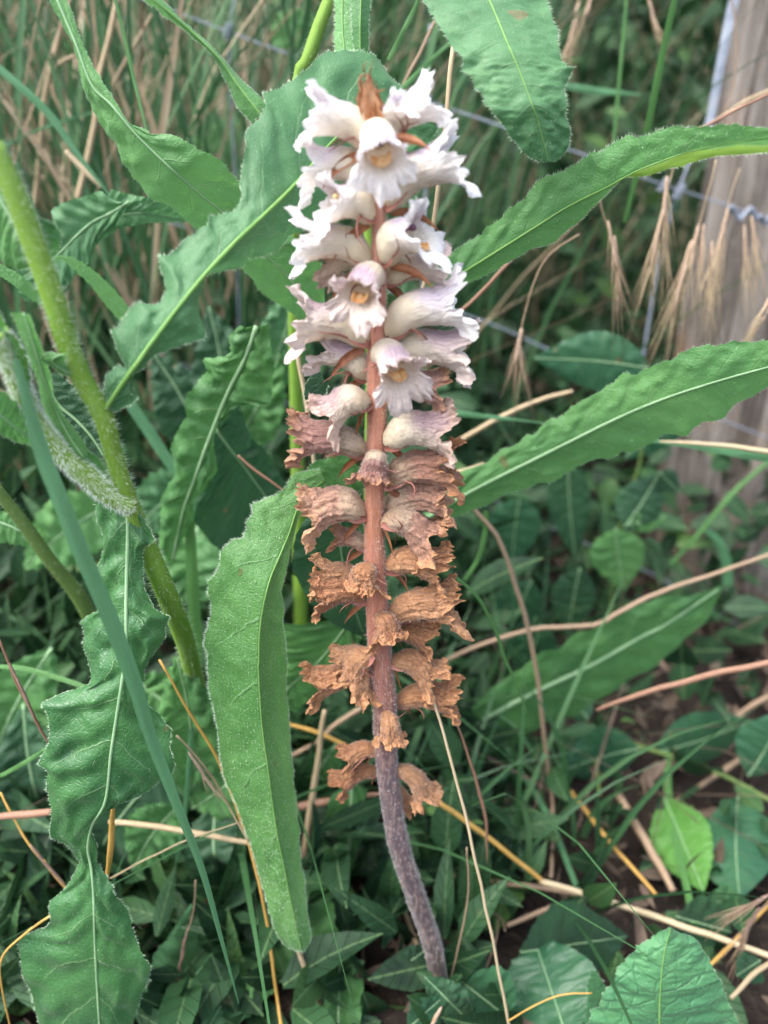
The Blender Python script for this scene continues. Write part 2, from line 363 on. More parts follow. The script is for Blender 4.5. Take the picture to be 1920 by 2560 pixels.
def leaf(name, mat, Lr, Mr, Rr, Y, par=None, eo=(0., 0.), amp=.0012, ns=110, nu=9, teeth=.0008, tn=46, nveins=9, rib=(5, 1.5), ribmat='midrib',
         hair=0, hairlen=.0013, shair=0, label=None, cat=None, seed=0, cup=.0, arch=0., hairmat='bristle', hw=.00012, sm=2, group=None, comb=.7):
    """Lr/Mr/Rr: outline and midrib rails; Y: distances along the leaf; eo: how far the left and right margins lie behind the midrib."""
    random.seed(seed + 11)
    yv = np.interp(np.linspace(0, 1, ns), np.linspace(0, 1, len(Y)), Y)
    q_ = np.array(yv)
    for _ in range(6): q_[1:-1] = (q_[:-2] + 2*q_[1:-1] + q_[2:]) / 4
    yv = q_
    m2 = np.array([q[:2] for q in crom(Mr, ns)]); l2 = lin(Lr, ns, sm); r2 = lin(Rr, ns, sm)
    eL = eo[0] if isinstance(eo[0], (list, tuple)) else [eo[0]]*2; eR = eo[1] if isinstance(eo[1], (list, tuple)) else [eo[1]]*2
    eL = np.interp(np.linspace(0, 1, ns), np.linspace(0, 1, len(eL)), eL); eR = np.interp(np.linspace(0, 1, ns), np.linspace(0, 1, len(eR)), eR)
    yv = np.array([min(yv[i], lim(m2[i][1]) - max(0, eL[i], eR[i])) for i in range(ns)])
    Mp = [at(*m2[i], yv[i]) for i in range(ns)]
    Lp = [at(*l2[i], yv[i] + eL[i]) for i in range(ns)]; Rp = [at(*r2[i], yv[i] + eR[i]) for i in range(ns)]
    rows = []; norms = []; ph = random.uniform(0, 9)
    for i in range(ns):
        v = i / (ns-1); t = (Mp[min(i+1, ns-1)] - Mp[max(i-1, 0)]).normalized()
        ac = (Rp[i] - Lp[i]); ac = ac.normalized() if ac.length > 1e-7 else Vector((1, 0, 0))
        nv = ac.cross(t).normalized()
        if nv.dot(CAM - Mp[i]) < 0: nv = -nv
        tooth = (abs(((v * tn + .3*noise.noise((v*30, ph, 0))) % 1) - .0) ** 2) * teeth * (.5 + abs(noise.noise((v*14, ph, 1)))*1.6)
        row = []; wL = (Lp[i]-Mp[i]).length; wR = (Rp[i]-Mp[i]).length
        for j in range(-nu, nu+1):
            u = abs(j) / nu; e = Lp[i] if j < 0 else Rp[i]; w = wL if j < 0 else wR
            p = Mp[i].lerp(e, u)
            if u == 1 and w > 1e-5: p = p + (e - Mp[i]).normalized() * tooth
            wf = min(1, w / .012)
            val = v * nveins - .9 * u**1.3 + .45*noise.noise((v*5, (-u if j < 0 else u)*1.5, ph+3))
            h = amp * wf * (comb * abs(math.sin(math.pi * val)) * max(0, math.sin(math.pi * u))**.7
                     + 1.3 * u * noise.noise((v*16 + (7 if j < 0 else 0), u*2.2, ph)) + .6 * min(1, u*2.5) * noise.noise((v*40, u*5 + (3 if j < 0 else 0), ph)))
            h += cup * wf * w * u*u - arch * w * (u - u*u)*-1
            row.append(p + nv * h)
        rows.append(row); norms.append(nv)
    mb = MB(); mb.quadgrid(rows); o = mb.build(name, mat, par)
    if label: tag(o, label, cat, group)
    if rib:
        rb = MB(); pts = []; rr = []
        for i in range(0, ns, 2):
            v = i/(ns-1); w_ = (rib[0] + (rib[1]-rib[0]) * v) * mpp(*m2[i], yv[i]) * .5
            pts.append(rows[i][nu] + norms[i] * w_ * .45); rr.append(w_)
        rb.tube(pts, rr, 6); q = rb.build('midrib', M[ribmat], None); parent_sub(q, o, par)
    if hair or shair:
        hb = MB(); P_ = []; V_ = []
        for _ in range(hair):
            i = random.randrange(0, ns-1); f = random.random(); e = random.choice((0, -1))
            a = rows[i][e].lerp(rows[i+1][e], f); ins = rows[i][1 if e == 0 else -2]
            ou = (a - ins); 
            if ou.length < 1e-7: continue
            P_.append(a); V_.append(ou.normalized() + norms[i]*.3)
        hairs_on(hb, P_, V_, hairlen, hw); P_ = []; V_ = []
        for _ in range(shair):
            i = random.randrange(0, ns-1); j = random.randrange(0, 2*nu)
            a = rows[i][j].lerp(rows[i+1][j], random.random()).lerp(rows[i][j+1], random.random()*.5); P_.append(a); V_.append(norms[i])
        hairs_on(hb, P_, V_, hairlen*.55, hw, .6)
        if hb.v:
            q = hb.build('bristles', M[hairmat], None); q['kind'] = 'stuff'; parent_sub(q, o, par)
    return o
def parent_sub(q, o, par):
    q.parent = o
    w = Vector((0, 0, 0))
    if par: w = Vector(par.location)
    # o has world verts and an inverse that cancels its parent, so its own matrix is the identity in the world
    q.matrix_parent_inverse = Matrix.Identity(4)

def hairy_stem(par, pts, mat, nh, hl, hw=.00013, hmat='bristle', name='stem', n=60, ns=12, down=.0):
    Q = crom(pts, n); C = [at(q[0], q[1], q[2]) for q in Q]; rr = [q[3] * mpp(q[0], q[1], q[2]) * .5 for q in Q]
    mb = MB(); mb.tube(C, rr, ns); o = mb.build(name, mat, par)
    hb = MB(); P_ = []; V_ = []
    for _ in range(nh):
        i = random.randrange(0, n-1); f = random.random(); a = random.uniform(0, 2*math.pi)
        t = (C[i+1]-C[i]).normalized(); s_ = t.cross(Vector((0, 1, .2))).normalized(); b_ = t.cross(s_)
        r_ = s_*math.cos(a) + b_*math.sin(a); P_.append(C[i].lerp(C[i+1], f) + r_*rr[i]*.97); V_.append(r_ + t*down)
    hairs_on(hb, P_, V_, hl, hw, .25); q = hb.build('bristles', M[hmat]); q['kind'] = 'stuff'; parent_sub(q, o, par)
    return o, C, rr
def ov(base, tip, w, n=14, peak=.45, pw=1.0, skew=0., bend=0.):
    """rails of an ovate leaf from two points (px) and a width (px)"""
    bx, by = base; tx, ty = tip; dx, dy = tx-bx, ty-by; L = math.hypot(dx, dy); nx, ny = -dy/L, dx/L; a = []; b = []; m = []
    for i in range(n+1):
        t = i/n; k = math.log(.5)/math.log(peak); ww = w*.5*(math.sin(math.pi * t**k))**pw
        off = bend*L*math.sin(math.pi*t)
        cx, cy = bx+dx*t+nx*off, by+dy*t+ny*off; m.append((cx, cy)); a.append((cx - nx*ww*(1+skew), cy - ny*ww*(1+skew))); b.append((cx + nx*ww*(1-skew), cy + ny*ww*(1-skew)))
    return a, m, b
# ------------------------------------------------------------------ post and wire fence
def build_post():
    cx, cy, r = .422, .825, .107; rows = []; zs = np.linspace(-.05, 1.25, 120); n = 120
    for z in zs:
        row = []
        for k in range(n):
            a = 2*math.pi*k/n; g = noise.noise((math.cos(a)*9, math.sin(a)*9, z*1.1)); g2 = noise.noise((math.cos(a)*26, math.sin(a)*26, z*2.2+5))
            crack = -max(0, .10 - abs(noise.noise((math.cos(a)*5, math.sin(a)*5, z*.7+9)))) * .09
            rr = r + .004*g + .0022*g2 + crack + .004*noise.noise((0, 3, z*3)); row.append(Vector((cx + rr*math.cos(a), cy + rr*math.sin(a), z)))
        rows.append(row)
    mb = MB(); mb.quadgrid(rows, True); b = len(mb.v) - n; mb.f.append(tuple(range(b, b+n))); mb.uv.append(tuple((.5, 1) for _ in range(n)))
    s = N('weathered_wood'); pos = s.n('ShaderNodeNewGeometry').outputs['Position']
    mp = s.n('ShaderNodeMapping'); mp.inputs['Scale'].default_value = (1, 1, .07); s.l(pos, mp.inputs[0])
    a = s.noise(60., mp.outputs[0], 6, .65); b_ = s.noise(260., mp.outputs[0], 4); c = s.noise(7., pos, 4)
    sp = s.n('ShaderNodeSeparateXYZ'); s.l(pos, sp.inputs[0])
    col = s.mix(s.smooth(a, .35, .68), (.075, .062, .052), (.255, .228, .205)); col = s.mix(s.math('MULTIPLY', s.smooth(b_, .5, .75), .6), col, (.36, .335, .315))
    col = s.mix(s.smooth(c, .5, .7), col, (.22, .15, .10)); 
    wood = s.finish(col, .85, nrm=s.bump(s.math('ADD', a, s.math('MULTIPLY', b_, .5)), .012), spec=.2)
    o = mb.build('fence_post', wood); tag(o, 'thick weathered grey brown round wooden post at the right edge', 'post')
build_post()
fence = empty('wire_fence', at(1000, 1350, .70), 'grey galvanised wire mesh fence running slightly downhill behind the plants', 'wire fence')
def wire(pts, r=.0007):
    C = [at(q[0], q[1], q[2]) for q in crom(pts, 40)]; C = [c + Vector((0, 0, .002*noise.noise(c*14))) for c in C]
    mb = MB(); mb.tube(C, [r]*40, 7); mb.build('wire', M['wire'], fence)
def knot(px, py, Y=.70, s=1.):
    mb = MB(); c = at(px, py, Y); pts = []; 
    for i in range(40):
        a = i*.75; pts.append(c + Vector((math.cos(a)*.0028*s + (i-20)*.00012, math.sin(a)*.003*s, (i-20)*.00025*s)))
    mb.tube(pts, [.0007]*40, 6); mb.build('knot', M['wire'], fence)
wire([(200, -60, .70), (405, 12, .70), (567, 75, .70), (752, 145, .70), (1080, 260, .69), (1417, 368, .68), (1600, 445, .68), (1735, 490, .69), (1900, 545, .70), (2050, 600, .72)])
wire([(300, 520, .70), (700, 640, .70), (1000, 735, .70), (1215, 804, .70), (1359, 868, .70), (1600, 960, .69), (1780, 1040, .68), (1990, 1120, .70)])
wire([(300, 860, .70), (690, 993, .70), (752, 1041, .70), (1100, 1190, .70), (1400, 1330, .70), (1615, 1427, .69), (1787, 1526, .68), (1920, 1610, .68), (2000, 1660, .68)])
wire([(600, -60, .70), (573, 75, .70), (579, 290, .70), (588, 450, .70), (600, 900, .70), (615, 1300, .70)])
wire([(1745, 340, .68), (1724, 405, .68), (1697, 475, .68), (1677, 532, .69), (1640, 700, .69), (1590, 1000, .69)], .0010)
wire([(1075, 60, .70), (1068, 240, .70), (1060, 600, .70), (1045, 1000, .70)], .0009)
for q in ((569, 76, .70), (1697, 478, .68, 1.2), (1660, 462, .68), (1590, 985, .69), (1064, 256, .69)): knot(*q)
mb = MB(); C = [at(*q) for q in ((1820, 520, .685), (1850, 540, .69), (1880, 528, .69), (1905, 552, .70), (1935, 545, .72))]
mb.tube([Vector(v) for v in crom([tuple(c) for c in C], 30)], [.0016]*30, 6)
mb.tube([Vector(v) + Vector((0, -.002, .0035*math.sin(i*.9))) for i, v in enumerate(crom([tuple(c) for c in C], 30))], [.0013]*30, 6)
mb.build('twisted_end', M['wire'], fence)
ribbon('metal_strip', M['wire'], [(1868, -80, .70, 24), (1835, 0, .70, 24), (1800, 170, .70, 22), (1775, 300, .70, 20), (1752, 380, .70, 18)], 'blue grey metal strip hanging down the left edge of the wooden post', 'metal strip', fold=.15)

# ------------------------------------------------------------------ left bristly plant with its leaves
pl = empty('bristly_plant', at(560, 2360, .34), 'bristly green weed with hairy stem and lobed leaves on the left of the flower', 'plant')
hairy_stem(pl, [(-20, 360, .262, 54), (35, 480, .262, 56), (88, 620, .263, 57), (135, 750, .264, 56), (172, 870, .266, 54), (212, 960, .268, 52), (258, 1040, .27, 50), (285, 1140, .273, 46), (318, 1240, .276, 46), (360, 1350, .282, 50), (415, 1480, .29, 52), (462, 1600, .315, 48), (500, 1760, .355, 40), (540, 1950, .395, 36), (560, 2150, .37, 32)], M['stem_g'], 3600, .0022)
hairy_stem(pl, [(330, 1268, .275, 44), (275, 1240, .272, 50), (212, 1185, .268, 54), (155, 1135, .265, 54), (110, 1085, .262, 52), (75, 1030, .26, 52), (52, 970, .257, 52), (30, 910, .254, 54), (-10, 830, .25, 60)], M['stem_g'], 5200, .0019, .00012, 'bristle_w', 'side_stem', down=-.5)
leaf('leaf', M['leaf_blue'],
     c3((500, 510), (480, 500), (520, 440), (540, 300), (600, 240), (660, 260)) + c1((520, 1540), (480, 1430), (520, 1400), (560, 1340), (600, 1300), (640, 1322), (700, 1310), (720, 1250), (710, 1180), (682, 1105), (735, 1108), (800, 1040), (900, 962), (885, 940), (1010, 920), (1040, 870), (1048, 700), (1068, 560), (1120, 520), (1155, 450), (1132, 400), (1210, 385), (1345, 290), (1380, 240), (1425, 218), (1520, 215), (1620, 228)) + [(990, 205), (1045, 255), (1098, 300)],
     [(252, 1046), (300, 970), (333, 925), (376, 862), (486, 717), (579, 613), (665, 532), (746, 451), (840, 345), (925, 275), (1020, 290), (1098, 312)],
     c3((520, 515), (640, 450), (720, 405), (690, 330), (670, 290), (740, 250), (800, 180), (900, 140), (1060, 90)) + c1((880, 1430), (850, 1330), (830, 1230), (920, 1180), (1060, 1150), (1080, 1102), (1105, 1110), (1200, 1080), (1260, 1010)) + [(800, 560), (900, 470), (985, 420), (1035, 385), (1075, 350), (1098, 318)],
     [.27, .262, .27, .285, .30, .325, .345, .35], pl, eo=((.004, .006, .008, .012), (.002, .004, .0, .0)), amp=.0022, ns=170, nu=12, tn=40, rib=(13, 6), ribmat='midrib_green', hair=1500, shair=1800, nveins=10, seed=2, sm=1)
leaf('leaf', M['leaf_soft'],
     c1((205, -20), (240, 50), (320, 200), (345, 300), (360, 380), (400, 450), (440, 530), (465, 610), (525, 640), (535, 700), (570, 770), (640, 840), (720, 880), (760, 930), (860, 1000), (1060, 1170), (1130, 1260), (1200, 1310), (1300, 1380), (1395, 1340)),
     c1((240, -20), (330, 190), (400, 370), (480, 450), (580, 570), (700, 690), (800, 780), (900, 867), (980, 930), (1160, 1110), (1240, 1190), (1330, 1295), (1400, 1335)),
     c1((280, -20), (350, 180), (400, 290), (440, 350), (500, 450), (560, 540), (600, 550), (660, 580), (740, 580), (800, 610), (860, 655), (900, 660), (945, 690), (1040, 790), (1100, 880), (1200, 1000), (1290, 1040), (1330, 1090), (1390, 1150), (1400, 1220), (1402, 1330)),
     [.37, .365, .36, .36, .37, .38, .39], pl, eo=((.0, .012, .014, .006), (.0, .0, .004)), amp=.0022, ns=130, nu=10, tn=24, rib=(7, 5), hair=500, shair=300, hairlen=.001, seed=3)
leaf('leaf', M['leaf_gloss'],
     c3((500, 955), (500, 1040), (535, 1100), (528, 1200), (515, 1290), (540, 1400), (535, 1500), (470, 1520), (412, 1560), (440, 1620), (425, 1690), (450, 1750)) + c5((400, 80), (300, 120), (180, 168), (215, 220), (220, 320), (200, 375), (160, 440), (205, 480), (200, 570), (225, 640), (215, 735), (270, 760), (320, 810), (350, 850), (330, 900), (300, 950), (220, 1025), (240, 1080), (190, 1150), (68, 1205), (95, 1270), (105, 1340), (140, 1400), (150, 1480), (180, 1600)),
     c3((660, 975), (665, 1100), (660, 1300), (655, 1500), (655, 1720)) + c5((525, 90), (500, 250), (480, 380), (455, 590), (400, 690), (378, 790), (395, 880), (405, 1000), (410, 1200), (420, 1400), (432, 1600)),
     c3((700, 945), (760, 1060), (805, 1150), (735, 1180), (730, 1290), (755, 1400), (800, 1490), (872, 1540), (840, 1600), (850, 1650), (800, 1720), (760, 1780)) + c5((610, 100), (640, 180), (700, 250), (738, 285), (730, 350), (755, 430), (735, 480), (690, 515), (640, 550), (590, 560), (500, 600), (440, 640), (365, 670), (395, 730), (420, 800), (415, 860), (450, 890), (490, 960), (500, 1010), (550, 1080), (565, 1150), (600, 1210), (655, 1290), (640, 1370), (610, 1430), (590, 1500), (560, 1600)),
     [.277, .272, .262, .255, .25, .245, .25, .243, .24, .238], pl, eo=((.003, .008, .0, .006, .004), (.0, .006, .009, .004, .006)), amp=.0034, ns=190, nu=12, tn=60, rib=(10, 5), ribmat='midrib', hair=1500, shair=900, nveins=16, seed=4, sm=1)
leaf('leaf', M['leaf_soft'], c3((60, -40), (110, 80), (150, 200), (200, 330), (230, 470), (290, 600), (350, 690), (425, 725)), c3((120, -40), (150, 60), (195, 200), (235, 330), (290, 470), (350, 590), (410, 680), (440, 720)),
     c3((150, -30), (200, 100), (240, 200), (265, 300), (270, 380), (330, 500), (380, 560), (440, 640), (456, 700)), [.258, .262, .266, .264], pl, eo=(.002, .006), amp=.0015, ns=70, nu=5, rib=(5, 2), hair=260, shair=200, seed=5)
leaf('leaf', M['leaf_soft'], c1((-30, 640), (20, 700), (40, 800), (60, 900), (80, 1000), (100, 1080), (150, 1150)), c1((-60, 760), (0, 860), (50, 940), (100, 1010), (150, 1090), (190, 1100)),
     c1((-60, 900), (-20, 1040), (0, 1120), (60, 1165), (110, 1160), (150, 1140), (200, 1110)), [.275, .272, .268], pl, eo=(.004, .004), amp=.002, ns=60, nu=6, rib=(9, 5), hair=150, shair=300, seed=6)
leaf('leaf', M['leaf_a'], c1((90, 790), (100, 850), (130, 950), (170, 1060), (195, 1100)), c1((92, 792), (130, 860), (165, 950), (190, 1030), (205, 1100)), c1((95, 790), (140, 880), (150, 930), (230, 960), (262, 1020), (240, 1105), (210, 1112)), [.27, .272, .274], pl, eo=(.0, .003), amp=.002, ns=40, nu=5, rib=(4, 2), hair=120, shair=80, seed=7)
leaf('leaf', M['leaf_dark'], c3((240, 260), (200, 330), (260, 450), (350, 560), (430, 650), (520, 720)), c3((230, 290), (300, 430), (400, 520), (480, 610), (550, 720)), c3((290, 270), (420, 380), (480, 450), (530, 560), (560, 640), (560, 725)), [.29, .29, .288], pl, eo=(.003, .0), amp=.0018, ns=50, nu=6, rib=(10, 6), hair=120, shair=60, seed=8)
leaf('leaf', M['leaf_a'], c3((-60, 360), (20, 370), (90, 440), (150, 520), (200, 600), (215, 640)), c3((-60, 460), (0, 490), (60, 540), (140, 600), (215, 642)), c3((-60, 560), (0, 590), (60, 620), (140, 645), (212, 650)), [.25, .255, .262], pl, eo=(.0, .004), amp=.0015, ns=40, nu=5, rib=(7, 4), hair=160, shair=100, seed=9)
leaf('leaf', M['leaf_soft'], c3((310, 180), (250, 160), (210, 200), (330, 290), (450, 300)), c3((330, 175), (290, 190), (270, 215), (350, 270), (445, 290)), c3((345, 170), (330, 210), (340, 240), (400, 250), (440, 280)), [.258, .262, .266], pl, eo=(.002, .002), amp=.001, ns=30, nu=4, rib=(4, 2), hair=150, shair=50, seed=10)
leaf('leaf', M['leaf_bright'], [(-20, 760), (10, 800), (20, 880), (30, 960)], [(-20, 800), (20, 850), (45, 920), (60, 985)], [(-20, 830), (30, 830), (70, 900), (75, 980)], [.245, .25, .256], pl, amp=.001, ns=30, nu=4, rib=(5, 3), hair=200, shair=300, hairmat='bristle_w', seed=12)

# second stem on the left
p2 = empty('budding_weed', at(560, 2380, .40), 'slim blurred olive green weed stem leaning in from the left edge', 'plant')
hairy_stem(p2, [(-20, 1210, .34, 30), (60, 1310, .345, 32), (120, 1395, .35, 34), (165, 1450, .355, 36), (205, 1505, .36, 38), (290, 1680, .375, 34), (400, 1950, .39, 32), (520, 2300, .40, 32)], M['stem_d'], 500, .0018)
leaf('leaf', M['leaf_soft'], c3((-20, 990), (50, 1000), (130, 1060), (200, 1080), (245, 1120)), c3((-20, 1040), (60, 1070), (140, 1110), (240, 1130)), c3((-20, 1150), (60, 1160), (140, 1175), (170, 1190), (240, 1140)), [.36, .36, .37], p2, amp=.002, ns=40, nu=5, rib=(7, 4), hair=0, seed=13)

# ------------------------------------------------------------------ plant rising behind the flower spike
pb = empty('rough_leafed_plant', at(1000, 2200, .44), 'rough leaved green weed behind the flower spike with long toothed leaves to both sides', 'plant')
hairy_stem(pb, [(1000, 2200, .44, 30), (960, 1900, .42, 30), (930, 1500, .40, 30), (925, 1200, .39, 30), (930, 900, .385, 30), (925, 600, .385, 30), (920, 300, .385, 30), (900, 100, .385, 34), (890, -60, .385, 40)], M['stem_g'], 900, .0018)
leaf('leaf', M['leaf_blue'], c2((150, -20), (170, 10), (215, 60), (240, 110), (265, 160), (295, 205), (330, 240), (350, 280), (335, 300), (385, 330), (400, 380), (430, 400), (435, 440), (470, 480), (520, 540), (545, 590), (580, 620), (600, 655), (640, 685), (690, 700)),
     c2((445, -20), (485, 70), (530, 180), (590, 320), (635, 440), (665, 520), (680, 580), (700, 650), (715, 700)),
     c2((700, -20), (715, 60), (735, 100), (752, 130), (745, 190), (765, 250), (790, 295), (818, 290), (800, 330), (775, 380), (785, 430), (780, 500), (800, 560), (800, 620), (780, 665), (740, 700)),
     [.36, .335, .325, .33], pb, eo=(.002, .004), amp=.0014, ns=120, nu=12, teeth=.0006, rib=(5, 2), ribmat='midrib_green', hair=700, shair=500, nveins=7, seed=20)
leaf('leaf', M['leaf_soft'], c2((170, 1170), (240, 1140), (300, 1090), (360, 1050), (430, 1010), (440, 985), (500, 950), (540, 900), (610, 860), (650, 800), (690, 765), (770, 745), (830, 712), (870, 690), (890, 655), (930, 662), (1000, 620), (1060, 588), (1110, 592), (1200, 565), (1270, 542), (1310, 555), (1400, 550), (1480, 538), (1560, 545), (1700, 545)),
     c2((180, 1270), (320, 1190), (480, 1090), (640, 990), (800, 890), (960, 810), (1100, 735), (1300, 660), (1450, 625), (1700, 590)),
     c2((200, 1300), (330, 1235), (430, 1195), (540, 1130), (640, 1070), (700, 1060), (740, 1048), (780, 1000), (850, 950), (900, 895), (960, 840), (1010, 790), (1060, 745), (1140, 722), (1220, 690), (1320, 655), (1450, 635), (1700, 620)),
     [.375, .36, .35, .335, .32, .31], pb, eo=((.0, .002, .0, -.004), (.004, .004, .006, .004)), amp=.0014, ns=140, nu=11, tn=30, rib=(7, 3), ribmat='midrib_green', hair=1000, shair=700, seed=21)
leaf('underleaf', M['stem_g'], c2((1040, 745), (1140, 722), (1320, 655), (1450, 633), (1700, 618)), c2((1040, 755), (1140, 740), (1300, 690), (1450, 655), (1700, 635)), c2((1040, 765), (1150, 755), (1300, 705), (1450, 670), (1700, 655)), [.345, .335, .325, .318], pb, amp=.0005, ns=50, nu=3, rib=None, hair=250, seed=22)
leaf('leaf', M['leaf_soft'], c4((100, 885), (200, 790), (260, 690), (330, 660), (390, 650), (430, 610), (460, 580), (520, 565), (560, 528), (620, 510), (645, 468), (730, 440), (790, 380), (860, 340), (905, 320), (960, 290), (985, 262), (1010, 235), (1060, 250), (1130, 215), (1180, 180), (1235, 172), (1290, 140), (1340, 122), (1440, 115), (1500, 95), (1580, 105), (1700, 80)),
     c4((100, 905), (270, 800), (420, 720), (600, 630), (760, 550), (900, 480), (1050, 410), (1200, 350), (1350, 300), (1500, 255), (1700, 200)),
     c4((130, 945), (200, 915), (290, 870), (400, 830), (470, 790), (560, 762), (620, 735), (700, 730), (740, 695), (850, 640), (900, 622), (965, 622), (1000, 590), (1030, 598), (1120, 560), (1165, 540), (1180, 515), (1290, 522), (1330, 480), (1370, 460), (1470, 440), (1490, 400), (1530, 370), (1600, 330), (1700, 270)),
     [.395, .375, .36, .345, .33], pb, eo=((.004, .004, .0), (.003, .006, .008)), amp=.0018, ns=140, nu=12, tn=30, rib=(11, 5), ribmat='midrib', hair=500, shair=400, seed=23)
leaf('leaf', M['leaf_a'], [(985, 1935), (1030, 1880), (1090, 1830), (1150, 1790), (1200, 1750), (1260, 1700), (1310, 1672), (1350, 1625), (1400, 1625), (1440, 1580), (1500, 1570), (1554, 1526), (1610, 1510), (1660, 1492), (1730, 1490), (1804, 1462)],
     [(990, 1945), (1018, 1909), (1209, 1796), (1336, 1729), (1481, 1660), (1599, 1593), (1665, 1560), (1804, 1466)],
     [(1000, 1965), (1064, 1938), (1140, 1910), (1210, 1885), (1290, 1860), (1365, 1810), (1440, 1790), (1500, 1745), (1588, 1695), (1654, 1654), (1721, 1593), (1760, 1560), (1787, 1510), (1804, 1470)],
     [.44, .45, .46, .47], pb, eo=(.0, .006), amp=.003, ns=90, nu=10, tn=20, rib=(15, 5), ribmat='midrib', seed=24)
leaf('leaf', M['leaf_tongue'],
     c3((1659, 775), (1600, 785), (1520, 800), (1500, 850), (1440, 905), (1360, 940), (1300, 960), (1320, 990), (1275, 1060), (1280, 1100), (1262, 1135), (1210, 1140), (1185, 1165), (1145, 1200), (1150, 1240), (1130, 1300), (1090, 1350), (1080, 1410), (1102, 1480), (1090, 1560), (1060, 1640), (1055, 1690), (1085, 1740), (1080, 1800)) + c5((905, 40), (900, 110), (925, 190), (945, 290), (955, 400), (975, 500), (1020, 600), (1050, 690), (1080, 760), (1110, 860), (1150, 1000), (1165, 1070), (1190, 1150), (1220, 1205), (1260, 1235), (1300, 1245)),
     c3((1680, 830), (1620, 880), (1560, 940), (1530, 1005), (1500, 1100), (1450, 1220), (1400, 1340), (1365, 1480), (1345, 1620), (1340, 1780)) + c5((1115, 20), (1130, 260), (1160, 480), (1190, 700), (1230, 900), (1260, 1050), (1290, 1190), (1305, 1244)),
     c3((1690, 900), (1640, 950), (1580, 980), (1545, 1020), (1525, 1110), (1500, 1190), (1480, 1300), (1455, 1400), (1468, 1480), (1475, 1520), (1462, 1570), (1480, 1700), (1485, 1850)) + c5((1232, 60), (1240, 150), (1252, 300), (1265, 480), (1285, 650), (1300, 850), (1318, 1000), (1340, 1170), (1335, 1215), (1310, 1244)),
     [.315, .30, .285, .28, .275, .27, .265, .262, .26], pb, eo=((.0, .008, .006, .004, .002), (.002, .016, .022, .020, .006)), amp=.0016, ns=200, nu=14, tn=44, teeth=.0007, rib=(5, 3), ribmat='midrib_green', hair=3600, shair=6500, hairlen=.0014, nveins=9, seed=25, sm=1)
leaf('leaf', M['leaf_dark'], [(790, 925), (765, 960), (760, 985), (775, 1020), (800, 1010)], [(800, 930), (790, 960), (790, 990), (800, 1015)], [(820, 960), (815, 975), (812, 995), (805, 1012)], [.33, .33, .33], pb, amp=.001, ns=30, nu=4, rib=None, hair=180, seed=26)
leaf('leaf', M['leaf_a'], [(880, 1130), (800, 1150), (765, 1170), (790, 1200), (800, 1230), (850, 1240), (905, 1330)], [(890, 1160), (850, 1180), (820, 1200), (840, 1240), (910, 1330)], [(920, 1200), (900, 1230), (890, 1260), (900, 1290), (915, 1330)], [.325, .325, .325], pb, amp=.002, ns=40, nu=6, rib=None, hair=300, seed=27)
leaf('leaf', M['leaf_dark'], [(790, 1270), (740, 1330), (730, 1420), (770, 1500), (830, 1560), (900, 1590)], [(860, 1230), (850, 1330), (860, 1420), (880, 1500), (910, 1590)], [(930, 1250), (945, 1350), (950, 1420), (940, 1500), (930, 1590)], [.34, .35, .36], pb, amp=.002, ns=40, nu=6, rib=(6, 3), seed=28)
# narrow folded leaf from the top and the leaf bundle above
pt = empty('rough_leafed_plant', at(760, 1900, .50), 'yellowish green weed stem with upright folded leaves at the top edge', 'plant')
hairy_stem(pt, [(850, -60, .42, 32), (800, 60, .42, 33), (770, 150, .42, 34), (745, 220, .425, 34), (735, 600, .44, 34), (745, 1200, .47, 34), (760, 1900, .50, 34)], M['stem_g'], 600, .0018)
leaf('leaf', M['leaf_soft'], c1((600, -20), (720, 72), (800, 130), (850, 175), (910, 230), (950, 290), (980, 350), (1000, 400), (1020, 450), (1055, 490), (1090, 530)), c1((640, -20), (740, 60), (850, 155), (950, 255), (1030, 370), (1100, 460), (1130, 500)), c1((690, -10), (760, 62), (860, 152), (920, 205), (960, 250), (1040, 345), (1100, 400), (1150, 450), (1150, 500)), [.33, .335, .335, .33], pt, eo=(.006, .004), amp=.001, ns=90, nu=6, rib=(5, 4), ribmat='midrib_green', hair=900, shair=500, seed=30)
leaf('leaf', M['leaf_soft'], c1((1450, -20), (1450, 100), (1445, 180), (1450, 222)), c1((1480, -20), (1480, 120), (1490, 225)), c1((1520, -20), (1520, 100), (1525, 225)), [.37, .365, .36], pt, eo=(.003, .0), amp=.0006, ns=40, nu=4, rib=(4, 4), ribmat='midrib_green', hair=300, seed=31)
leaf('leaf', M['leaf_a'], c1((1520, -20), (1522, 100), (1528, 225)), c1((1560, -20), (1556, 100), (1556, 225)), c1((1600, -20), (1590, 100), (1590, 225)), [.365, .36, .358], pt, eo=(.003, .003), amp=.0006, ns=40, nu=4, rib=(4, 4), ribmat='midrib_green', hair=300, seed=32)

